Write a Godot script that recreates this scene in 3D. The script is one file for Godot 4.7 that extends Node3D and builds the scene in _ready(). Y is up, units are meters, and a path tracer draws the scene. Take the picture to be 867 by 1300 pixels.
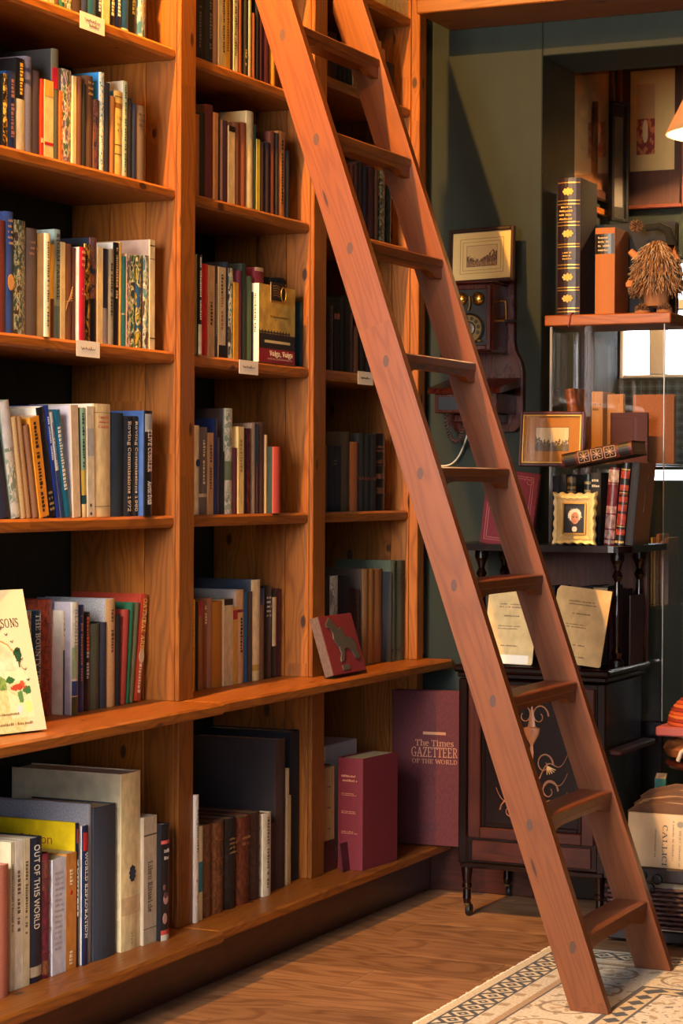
extends Node3D

# Second-hand bookshop corner. Metres, y up. The bookcase front lies in the plane x = 0 and runs along -z;
# "u" is the distance along it (u = -z).

var rng := RandomNumberGenerator.new()
var M := {}
var T := {}
var used := {}

const S0 := 2.53
const S1 := 2.1886
const S2 := 1.8642
const S3 := 1.4866
const S4 := 1.1066
const LM := 0.675
const LB := 0.1464
const TH := 0.0275
const DEPTH := 0.283
const WALL_U := 1.485
const ROOM_H := 3.35


func V(x: float, y: float, u: float) -> Vector3:
	return Vector3(x, y, -u)


# ---------------------------------------------------------------- light and camera
func setup_camera_and_light() -> void:
	var cam := Camera3D.new()
	cam.name = "camera"
	cam.position = V(2.4889, 1.1817, -4.4653)
	cam.fov = rad_to_deg(2.0 * atan(650.0 / 2789.3))
	cam.near = 0.05
	cam.far = 60.0
	var yaw := 0.4329
	var pitch := -0.0127
	var fw := Vector3(-sin(yaw) * cos(pitch), sin(pitch), -cos(yaw) * cos(pitch))
	var basis_look := Basis.looking_at(fw, Vector3.UP)
	cam.basis = basis_look * Basis(Vector3(0, 0, 1), 0.0047)
	add_child(cam)
	cam.current = true

	var env := Environment.new()
	env.background_mode = Environment.BG_SKY
	var sky := Sky.new()
	var sm := ProceduralSkyMaterial.new()
	sm.sky_top_color = Color(0.62, 0.72, 0.86)
	sm.sky_horizon_color = Color(0.90, 0.92, 0.95)
	sm.ground_bottom_color = Color(0.30, 0.30, 0.31)
	sm.ground_horizon_color = Color(0.55, 0.56, 0.58)
	sm.sky_energy_multiplier = 3.0
	sky.sky_material = sm
	env.sky = sky
	env.tonemap_mode = Environment.TONE_MAPPER_LINEAR
	env.tonemap_exposure = 0.93
	env.sdfgi_enabled = true
	env.ssao_enabled = true
	env.ssil_enabled = true
	var we := WorldEnvironment.new()
	we.name = "world"
	we.environment = env
	add_child(we)

	# daylight: glazed shop door, side window, shopfront
	area("door_daylight", V(0.62, 1.90, -3.96), Vector3(0.0, -0.2, -1), Vector2(0.86, 1.2), Color(1.0, 0.95, 0.88), DAY_DOOR)
	area("window_daylight", V(-0.22, 1.8, -1.72), Vector3(1, -0.15, 0), Vector2(0.75, 1.3), Color(0.90, 0.94, 1.0), DAY_SIDE)
	area("shopfront_daylight", V(2.6, 1.7, -6.05), Vector3(-0.05, -0.1, -1), Vector2(2.2, 2.2), Color(0.86, 0.92, 1.0), DAY_FRONT)


const DAY_DOOR := 25.0
const DAY_SIDE := 2.2
const DAY_FRONT := 0.25


func area(called: String, at: Vector3, towards: Vector3, size: Vector2, c: Color, energy: float) -> void:
	var l := AreaLight3D.new()
	l.name = called
	l.position = at
	l.basis = Basis.looking_at(towards.normalized(), Vector3.UP)
	l.area_size = size
	l.area_normalize_energy = true
	l.light_color = c
	l.light_energy = energy
	l.area_range = 14.0
	l.area_attenuation = 2.0
	l.shadow_enabled = true
	add_child(l)


# ---------------------------------------------------------------- textures
func noise(sd: int, freq: float, oct := 3) -> FastNoiseLite:
	var n := FastNoiseLite.new()
	n.seed = sd
	n.noise_type = FastNoiseLite.TYPE_SIMPLEX_SMOOTH
	n.frequency = freq
	n.fractal_octaves = oct
	return n


func tex(im: Image) -> ImageTexture:
	return ImageTexture.create_from_image(im)


# grain runs along v (the picture's height)
func wood_image(w: int, h: int, sd: int, dark: Color, mid: Color, light: Color, rings: float, knots: Array) -> Image:
	var im := Image.create(w, h, false, Image.FORMAT_RGB8)
	var warp := noise(sd, 1.0, 2)
	var fib := noise(sd + 5, 1.0, 2)
	var tone := noise(sd + 9, 1.0, 2)
	for y in h:
		for x in w:
			var s := float(x) / w
			var t := float(y) / h
			# tile smoothly across u by bending back
			var sx := absf(s * 2.0 - 1.0)
			var bend := warp.get_noise_2d(sx * 1.6, t * 2.2) * 0.9
			var k := 0.0
			for kn in knots:
				var dx: float = (s - kn[0]) / kn[2]
				var dy: float = (t - kn[1]) / (kn[2] * 0.75)
				var d := dx * dx + dy * dy
				if d < 14.0:
					bend += 0.55 * exp(-d * 0.45) * signf(dx + 0.001)
					k = maxf(k, 1.0 - smoothstep(0.55, 1.15, sqrt(d)))
			var ring := 0.5 + 0.5 * sin((sx * rings + bend * 2.2) * TAU)
			ring = pow(ring, 2.2)
			var f := fib.get_noise_2d(sx * 90.0, t * 5.0) * 0.5 + 0.5
			var to := tone.get_noise_2d(sx * 2.5, t * 1.5) * 0.5 + 0.5
			var c := light.lerp(mid, ring * 0.45 + (1.0 - f) * 0.45)
			c = c.lerp(dark, clampf(ring * 0.16 + to * 0.22 + (0.5 - f) * 0.3, 0.0, 1.0))
			c = c.lerp(Color(dark.r * 0.5, dark.g * 0.4, dark.b * 0.4), k * 0.75)
			im.set_pixel(x, y, c)
	return im


func speckle_image(n: int, sd: int, freq: float, lo: float, hi: float, oct := 4) -> Image:
	var im := Image.create(n, n, false, Image.FORMAT_RGB8)
	var a := noise(sd, freq, oct)
	for y in n:
		for x in n:
			var v := lerpf(lo, hi, clampf(a.get_noise_2d(x, y) * 0.9 + 0.5, 0, 1))
			im.set_pixel(x, y, Color(v, v, v))
	return im


# printed jacket art: blotches of several inks
func ink_image(n: int, sd: int, freq: float, inks: Array) -> Image:
	var im := Image.create(n, n, false, Image.FORMAT_RGB8)
	var a := noise(sd, freq, 3)
	var b := noise(sd + 3, freq * 2.3, 2)
	for y in n:
		for x in n:
			var v := clampf(a.get_noise_2d(x, y) * 1.3 + b.get_noise_2d(x, y) * 0.5 + 0.5, 0.0, 0.999)
			var i := int(v * inks.size())
			im.set_pixel(x, y, Color(inks[i]))
	return im


func make_textures() -> void:
	T.pine = tex(wood_image(320, 900, 11, Color("4f280a"), Color("844e18"), Color("a26824"), 9.0, [[0.22, 0.12, 0.026], [0.70, 0.41, 0.022], [0.40, 0.65, 0.03], [0.86, 0.82, 0.018]]))
	T.ladder = tex(wood_image(256, 900, 23, Color("744018"), Color("a3662e"), Color("b67a3c"), 2.5, [[0.30, 0.2, 0.02]]))
	T.mahogany = tex(wood_image(256, 512, 37, Color("1d0d0a"), Color("3a1a12"), Color("52271a"), 6.0, []))
	T.oak = tex(wood_image(256, 900, 51, Color("452f24"), Color("8c6a50"), Color("ac8c6e"), 5.0, [[0.3, 0.4, 0.02]]))
	T.cloth = tex(speckle_image(256, 61, 0.22, 0.78, 1.0))
	T.leather = tex(speckle_image(256, 67, 0.035, 0.55, 1.0, 5))
	T.paint = tex(speckle_image(256, 71, 0.02, 0.86, 1.0))
	T.rub = tex(speckle_image(256, 75, 0.02, 0.88, 1.0, 5))
	var pg := Image.create(64, 64, false, Image.FORMAT_RGB8)
	for x in 64:
		var v := rng.randf_range(0.78, 1.0)
		for y in 64:
			var w := v * rng.randf_range(0.97, 1.0)
			pg.set_pixel(x, y, Color(w, w * 0.99, w * 0.97))
	T.pages = tex(pg)
	T.floral = tex(ink_image(128, 81, 0.045, ["6a5a6e", "a87a78", "cbb79a", "e2d6bc", "8a9a70", "4e5a48"]))
	T.sky = tex(ink_image(128, 83, 0.018, ["4f86a2", "9fc0cc", "e4e6e0", "7fb0c4", "c8b48a"]))
	T.gold = tex(ink_image(128, 85, 0.05, ["15120f", "1c1712", "c89434", "241a12", "17333a", "d8a848"]))
	T.mottle = tex(ink_image(128, 87, 0.04, ["2a2038", "5a3a34", "7a5a48", "3a2a44", "6a3a30"]))
	T.mottle2 = tex(ink_image(128, 89, 0.05, ["2f3c38", "6a6a4c", "a89a72", "4a5a50", "c8b48c", "3a3028"]))
	T.blue = tex(ink_image(128, 91, 0.045, ["e4dcc0", "8fb4c0", "dfe4dc", "3a7a94", "e8dcb8"]))
	T.comic = tex(ink_image(128, 93, 0.028, ["2f5a34", "e6dcc4", "5a8a4a", "d8c8a0", "2a3a30"]))
	T.comic2 = tex(ink_image(128, 95, 0.022, ["2c5a8a", "d8b43c", "e8d8b0", "3c5c3a", "c8a838"]))
	T.comic3 = tex(ink_image(128, 97, 0.03, ["5f8a90", "e4d8b8", "c8b878", "8aa4a0", "f0e8d4", "5a4a3a"]))
	T.torn = tex(ink_image(128, 99, 0.02, ["cfc8bc", "b9b4aa", "8f9a8c", "d9d0c0", "7c8a7c"]))


# ---------------------------------------------------------------- materials
func mat(key: String, c: Color, rough := 0.7, t: Texture2D = null, metal := 0.0) -> StandardMaterial3D:
	if M.has(key):
		return M[key]
	var m := StandardMaterial3D.new()
	m.resource_name = key
	m.albedo_color = c
	m.roughness = rough
	m.metallic = metal
	if t:
		m.albedo_texture = t
	M[key] = m
	return m


func make_materials() -> void:
	for i in 3:
		var k := 0.90 + 0.07 * i
		mat("pine%d" % i, Color(k, k * 0.93, k * 0.84), 0.42, T.pine)
	mat("ladder", Color(0.66, 0.545, 0.34), 0.4, T.ladder)
	mat("mahogany", Color(0.95, 0.9, 0.9), 0.28, T.mahogany)
	mat("ebony", Color(0.36, 0.30, 0.32), 0.24, T.mahogany)
	mat("phone_wood", Color(0.95, 0.72, 0.66), 0.26, T.mahogany)
	for i in 4:
		var k: float = [0.92, 1.0, 0.84, 0.96][i]
		mat("oak%d" % i, Color(k, k * 0.95, k * 0.9), 0.38, T.oak)
	mat("joint", Color("1a110c"), 0.9)
	mat("plug", Color("46281a"), 0.5)
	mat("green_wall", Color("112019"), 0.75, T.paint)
	mat("brass", Color("b58a3e"), 0.25, null, 0.95)
	mat("dull_brass", Color("6a5530"), 0.45, null, 0.8)
	mat("black_metal", Color("17171a"), 0.4, null, 0.3)
	mat("steel", Color("b9b4ac"), 0.3, null, 0.85)
	mat("card", Color("eadfd0"), 0.8)
	mat("ink", Color("1c1a1c"), 0.7)
	mat("gilt", Color("c79a4a"), 0.35, null, 0.75)
	mat("pages", Color("d9c39a"), 0.85, T.pages)
	mat("pages_white", Color("e2d6bf"), 0.85, T.pages)
	mat("pages_old", Color("b08a5c"), 0.85, T.pages)
	var g := mat("glass", Color(0.5, 0.55, 0.52, 0.01), 0.01)
	g.transparency = BaseMaterial3D.TRANSPARENCY_ALPHA
	g.metallic_specular = 0.55


# ---------------------------------------------------------------- mesh helpers
func start() -> SurfaceTool:
	var st := SurfaceTool.new()
	st.begin(Mesh.PRIMITIVE_TRIANGLES)
	return st


func tri(st: SurfaceTool, a: Vector3, b: Vector3, c: Vector3, n: Vector3, ua := Vector2.ZERO, ub := Vector2.ZERO, uc := Vector2.ZERO) -> void:
	var flip := (b - a).cross(c - a).dot(n) > 0.0
	st.set_normal(n)
	st.set_uv(ua)
	st.add_vertex(a)
	st.set_normal(n)
	st.set_uv(uc if flip else ub)
	st.add_vertex(c if flip else b)
	st.set_normal(n)
	st.set_uv(ub if flip else uc)
	st.add_vertex(b if flip else c)


func quad(st: SurfaceTool, a: Vector3, b: Vector3, c: Vector3, d: Vector3, n: Vector3, u: Array) -> void:
	tri(st, a, b, c, n, u[0], u[1], u[2])
	tri(st, a, c, d, n, u[0], u[2], u[3])


# texture coordinates of a point on a face: v along the grain axis, u across it
func grain_uv(p: Vector3, n: Vector3, axis: int, off: Vector2, su: float, sv: float) -> Vector2:
	var across := 0.0
	var na := n.abs().max_axis_index()
	if na == axis:
		var o1 := (axis + 1) % 3
		var o2 := (axis + 2) % 3
		return Vector2(p[o1] * su, p[o2] * su * 0.3) + off
	for k in 3:
		if k != axis and k != na:
			across = p[k]
	return Vector2((across + (0.37 if na == 1 else 0.0)) * su, p[axis] * sv) + off


# box with chamfered edges, centred on `at`
func box(st: SurfaceTool, at: Vector3, size: Vector3, b := 0.002, axis := 1, off := Vector2.ZERO, su := 3.0, sv := 1.1) -> void:
	var h := size / 2.0
	b = minf(b, minf(h.x, minf(h.y, h.z)) * 0.6)
	for ax in 3:
		var a1 := (ax + 1) % 3
		var a2 := (ax + 2) % 3
		for s in [-1.0, 1.0]:
			var n := Vector3.ZERO
			n[ax] = s
			var q := []
			for c in [[-1, -1], [1, -1], [1, 1], [-1, 1]]:
				var p := Vector3.ZERO
				p[ax] = s * h[ax]
				p[a1] = c[0] * (h[a1] - b)
				p[a2] = c[1] * (h[a2] - b)
				q.append(p)
			var uv := []
			for p in q:
				uv.append(grain_uv(p, n, axis, off, su, sv))
			quad(st, at + q[0], at + q[1], at + q[2], at + q[3], n, uv)
	if b <= 0.0:
		return
	for ax in 3:
		var a1 := (ax + 1) % 3
		var a2 := (ax + 2) % 3
		for s1 in [-1.0, 1.0]:
			for s2 in [-1.0, 1.0]:
				var n := Vector3.ZERO
				n[a1] = s1
				n[a2] = s2
				n = n.normalized()
				var q := []
				for e in [[-1, 0], [1, 0], [1, 1], [-1, 1]]:
					var p := Vector3.ZERO
					p[ax] = e[0] * (h[ax] - b)
					p[a1] = s1 * (h[a1] - (b if e[1] else 0.0))
					p[a2] = s2 * (h[a2] - (0.0 if e[1] else b))
					q.append(p)
				var uv := []
				for p in q:
					uv.append(grain_uv(p, n, axis, off, su, sv))
				quad(st, at + q[0], at + q[1], at + q[2], at + q[3], n, uv)
	for sx in [-1.0, 1.0]:
		for sy in [-1.0, 1.0]:
			for sz in [-1.0, 1.0]:
				var c := Vector3(sx * h.x, sy * h.y, sz * h.z)
				var n := Vector3(sx, sy, sz).normalized()
				tri(st, at + c - Vector3(0, sy * b, sz * b), at + c - Vector3(sx * b, 0, sz * b), at + c - Vector3(sx * b, sy * b, 0), n)


# solid from a profile of (radius, y) turned round the y axis
func lathe(st: SurfaceTool, at: Vector3, prof: Array, segs := 16, squash := Vector3.ONE) -> void:
	for i in prof.size() - 1:
		var p: Vector2 = prof[i]
		var q: Vector2 = prof[i + 1]
		var sl := Vector2(q.y - p.y, -(q.x - p.x))
		if sl.length() < 1e-7:
			continue
		sl = sl.normalized()
		for k in segs:
			var a := TAU * k / segs
			var b := TAU * (k + 1) / segs
			var da := Vector3(cos(a), 0, sin(a))
			var db := Vector3(cos(b), 0, sin(b))
			var v := [da * p.x + Vector3(0, p.y, 0), db * p.x + Vector3(0, p.y, 0), db * q.x + Vector3(0, q.y, 0), da * q.x + Vector3(0, q.y, 0)]
			var na := (da * sl.x + Vector3(0, sl.y, 0)).normalized()
			var nb := (db * sl.x + Vector3(0, sl.y, 0)).normalized()
			var ns := [na, nb, nb, na]
			var mid := (na + nb).normalized()
			var uv := [Vector2(float(k) / segs, p.y * 3.0), Vector2(float(k + 1) / segs, p.y * 3.0), Vector2(float(k + 1) / segs, q.y * 3.0), Vector2(float(k) / segs, q.y * 3.0)]
			for t in [[0, 1, 2], [0, 2, 3]]:
				var A: Vector3 = v[t[0]] * squash
				var B: Vector3 = v[t[1]] * squash
				var C: Vector3 = v[t[2]] * squash
				if (B - A).cross(C - A).length() < 1e-12:
					continue
				var order: Array = t if (B - A).cross(C - A).dot(mid) < 0.0 else [t[0], t[2], t[1]]
				for j in order:
					st.set_normal((ns[j] / squash).normalized())
					st.set_uv(uv[j])
					st.add_vertex(at + v[j] * squash)


func tube(st: SurfaceTool, pts: Array, r: float, segs := 6, r_end := -1.0) -> void:
	var n := pts.size()
	var rings := []
	var up := Vector3(0.13, 0.97, 0.21).normalized()
	for i in n:
		var d: Vector3 = (pts[mini(i + 1, n - 1)] - pts[maxi(i - 1, 0)]).normalized()
		var s := d.cross(up)
		if s.length() < 0.05:
			s = d.cross(Vector3.RIGHT)
		s = s.normalized()
		var t := s.cross(d)
		var rr := r if r_end < 0.0 else lerpf(r, r_end, float(i) / (n - 1))
		var ring := []
		for k in segs:
			var a := TAU * k / segs
			ring.append([pts[i] + (s * cos(a) + t * sin(a)) * rr, s * cos(a) + t * sin(a)])
		rings.append(ring)
	for i in n - 1:
		for k in segs:
			var k2 := (k + 1) % segs
			var a: Array = rings[i][k]
			var b: Array = rings[i][k2]
			var c: Array = rings[i + 1][k2]
			var d: Array = rings[i + 1][k]
			var mid: Vector3 = (a[1] + b[1]).normalized()
			for t in [[a, b, c], [a, c, d]]:
				var fl: bool = (t[1][0] - t[0][0]).cross(t[2][0] - t[0][0]).dot(mid) > 0.0
				for v in ([t[0], t[2], t[1]] if fl else t):
					st.set_normal(v[1])
					st.set_uv(Vector2.ZERO)
					st.add_vertex(v[0])
	for e in [0, n - 1]:
		var d: Vector3 = (pts[0] - pts[1]) if e == 0 else (pts[n - 1] - pts[n - 2])
		for k in segs:
			tri(st, pts[e], rings[e][k][0], rings[e][(k + 1) % segs][0], d.normalized())


# prism: polygon in (a, b) coordinates placed by o + a*ea + b*eb, thick along en
func prism(st: SurfaceTool, poly: PackedVector2Array, o: Vector3, ea: Vector3, eb: Vector3, en: Vector3, thick: float, su := 3.0, sv := 1.1, off := Vector2.ZERO) -> void:
	var idx := Geometry2D.triangulate_polygon(poly)
	var f := func(p: Vector2, d: float) -> Vector3: return o + ea * p.x + eb * p.y + en * d
	for s in [0.0, 1.0]:
		var n := en * (1.0 if s > 0.5 else -1.0)
		for i in range(0, idx.size(), 3):
			var a := poly[idx[i]]
			var b := poly[idx[i + 1]]
			var c := poly[idx[i + 2]]
			tri(st, f.call(a, s * thick), f.call(b, s * thick), f.call(c, s * thick), n, Vector2(a.x * su, a.y * sv) + off, Vector2(b.x * su, b.y * sv) + off, Vector2(c.x * su, c.y * sv) + off)
	var area_ := 0.0
	for i in poly.size():
		area_ += poly[i].cross(poly[(i + 1) % poly.size()])
	for i in poly.size():
		var p := poly[i]
		var q := poly[(i + 1) % poly.size()]
		var e := q - p
		var n2 := Vector2(e.y, -e.x).normalized() * signf(area_)
		var n := (ea * n2.x + eb * n2.y).normalized()
		quad(st, f.call(p, 0.0), f.call(q, 0.0), f.call(q, thick), f.call(p, thick), n, [Vector2(p.x * su, p.y * sv) + off, Vector2(q.x * su, q.y * sv) + off, Vector2(q.x * su + thick * su, q.y * sv) + off, Vector2(p.x * su + thick * su, p.y * sv) + off])


func roff() -> Vector2:
	return Vector2(rng.randf(), rng.randf())


# ---------------------------------------------------------------- nodes
func numbered(called: String) -> String:
	if not used.has(called):
		used[called] = 0
		return called
	used[called] += 1
	return "%s_%03d" % [called, used[called]]


func thing(called: String, label: String, category: String, at := Vector3.ZERO, group := "") -> Node3D:
	var o := Node3D.new()
	o.name = numbered(called)
	o.position = at
	tag(o, label, category, group)
	add_child(o)
	return o


func tag(o: Node, label: String, category: String, group := "") -> void:
	o.set_meta("label", label)
	o.set_meta("category", category)
	if group:
		o.set_meta("group", group)


func obj(called: String, st: SurfaceTool, m: Material, parent: Node = self) -> MeshInstance3D:
	return put(called, st.commit(), m, parent)


func put(called: String, mesh: Mesh, m: Material, parent: Node = self) -> MeshInstance3D:
	var o := MeshInstance3D.new()
	o.name = numbered(called) if parent == self else called
	o.mesh = mesh
	o.material_override = m
	parent.add_child(o, true)
	return o


func structure(called: String, st: SurfaceTool, m: Material) -> MeshInstance3D:
	var o := obj(called, st, m)
	o.set_meta("kind", "structure")
	return o


func bx(called: String, at: Vector3, size: Vector3, m: Material, parent: Node, b := 0.002, axis := 1) -> MeshInstance3D:
	var st := start()
	box(st, at, size, b, axis, roff())
	return obj(called, st, m, parent)


# flat lettering: fitted into len x high, reading along `along`, upright `up`, centred on `at`
func lettering(txt: String, at: Vector3, along: Vector3, up: Vector3, length: float, high: float, m: Material, parent: Node, font := "Droid Serif", keep := false) -> MeshInstance3D:
	var f := SystemFont.new()
	f.font_names = PackedStringArray([font])
	var tm := TextMesh.new()
	tm.text = txt
	tm.font = f
	tm.font_size = 24
	tm.pixel_size = 0.01
	tm.depth = 0.02
	tm.curve_step = 2.0
	var bb := tm.get_aabb()
	var sx := length / maxf(bb.size.x, 0.001)
	var sy := high / maxf(bb.size.y, 0.001)
	if keep:
		sx = minf(sx, sy)
		sy = sx
	var n := along.cross(up)
	var o := put("lettering", tm, m, parent)
	var c := bb.get_center()
	var bs := Basis(along * sx, up * sy, n * 0.02)
	o.transform = Transform3D(bs, at - bs * Vector3(c.x, c.y, 0))
	return o


# rows of small strokes standing for print too small to read
func strokes(at: Vector3, along: Vector3, up: Vector3, length: float, high: float, m: Material, parent: Node, rows := 1, called := "lettering") -> void:
	var st := start()
	var n := along.cross(up)
	var step := high / rows
	for r in rows:
		var y := high / 2.0 - step * (r + 0.5)
		var gh := step * (0.8 if rows == 1 else 0.5)
		var x := -length / 2.0
		var stop := length / 2.0 - (rng.randf() * length * 0.3 if rows > 1 else 0.0)
		while x < stop:
			var w := gh * rng.randf_range(0.25, 0.7)
			var hh := gh * rng.randf_range(0.6, 1.0)
			if rng.randf() > 0.09:
				var p := at + along * x + up * (y - gh / 2.0)
				quad(st, p, p + along * w, p + along * w + up * hh, p + up * hh, n, [Vector2.ZERO, Vector2.ZERO, Vector2.ZERO, Vector2.ZERO])
				quad(st, p - n * 0.0005, p + along * w - n * 0.0005, p + along * w, p, -up, [Vector2.ZERO, Vector2.ZERO, Vector2.ZERO, Vector2.ZERO])
				quad(st, p + up * hh - n * 0.0005, p + along * w + up * hh - n * 0.0005, p + along * w + up * hh, p + up * hh, up, [Vector2.ZERO, Vector2.ZERO, Vector2.ZERO, Vector2.ZERO])
			x += w + gh * 0.22
	obj(called, st, m, parent).set_meta("kind", "stuff")


# ---------------------------------------------------------------- books
# plan of a spine: points (x, z) from the near to the far board, bulging to +x = 0
func spine_line(t: float, bulge: float, off := 0.0) -> Array:
	var pts := []
	var n := 7 if bulge > 0.0003 else 2
	for i in n:
		var a := -1.0 + 2.0 * i / (n - 1)
		var z := -a * (t / 2.0 + off * 0.0)
		pts.append(Vector2(-bulge * a * a + off, z))
	return pts


func spine_strip(st: SurfaceTool, t: float, bulge: float, y0: float, y1: float, off: float, h: float, seed_off: Vector2, inner := 0.003) -> void:
	var l := spine_line(t, bulge, off)
	for i in l.size() - 1:
		var p: Vector2 = l[i]
		var q: Vector2 = l[i + 1]
		var e := q - p
		var n := Vector3(-e.y, 0, e.x).normalized()
		if n.x < 0:
			n = -n
		var uv := func(z: float, y: float) -> Vector2: return Vector2(z * 9.0, y * 5.0) + seed_off
		quad(st, Vector3(p.x, y0, p.y), Vector3(q.x, y0, q.y), Vector3(q.x, y1, q.y), Vector3(p.x, y1, p.y), n, [uv.call(p.y, y0), uv.call(q.y, y0), uv.call(q.y, y1), uv.call(p.y, y1)])
		for s in [[y0, -1.0], [y1, 1.0]]:
			quad(st, Vector3(p.x, s[0], p.y), Vector3(q.x, s[0], q.y), Vector3(q.x - inner, s[0], q.y), Vector3(p.x - inner, s[0], p.y), Vector3(0, s[1], 0), [Vector2.ZERO, Vector2.ZERO, Vector2.ZERO, Vector2.ZERO])
	for e in [[l[0], 1.0], [l[l.size() - 1], -1.0]]:
		var p: Vector2 = e[0]
		quad(st, Vector3(p.x, y0, p.y), Vector3(p.x - inner, y0, p.y), Vector3(p.x - inner, y1, p.y), Vector3(p.x, y1, p.y), Vector3(0, 0, e[1]), [seed_off, seed_off, seed_off, seed_off])


func book_mat(style: String, hex: String, art := "") -> StandardMaterial3D:
	if art:
		return mat("art_" + art, Color(1, 1, 1), 0.45, T[art])
	var rough := {"h": 0.78, "j": 0.36, "p": 0.5, "l": 0.42}
	var tx: Texture2D = {"h": T.cloth, "j": T.rub, "p": T.rub, "l": T.leather}[style]
	return mat("book_%s_%s" % [style, hex], Color(hex), rough[style], tx)


func disc(at: Vector3, r: float, m: Material, parent: Node, n := Vector3.RIGHT, stretch := 1.0, called := "ornament") -> void:
	var st := start()
	var a := Vector3.UP
	var b := n.cross(a).normalized()
	for k in 14:
		var t0 := TAU * k / 14
		var t1 := TAU * (k + 1) / 14
		var p := a * cos(t0) * r * stretch + b * sin(t0) * r
		var q := a * cos(t1) * r * stretch + b * sin(t1) * r
		tri(st, at, at + p, at + q, n)
		quad(st, at + p, at + q, at + q - n * 0.0008, at + p - n * 0.0008, (p + q).normalized(), [Vector2.ZERO, Vector2.ZERO, Vector2.ZERO, Vector2.ZERO])
	obj(called, st, m, parent)


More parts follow.
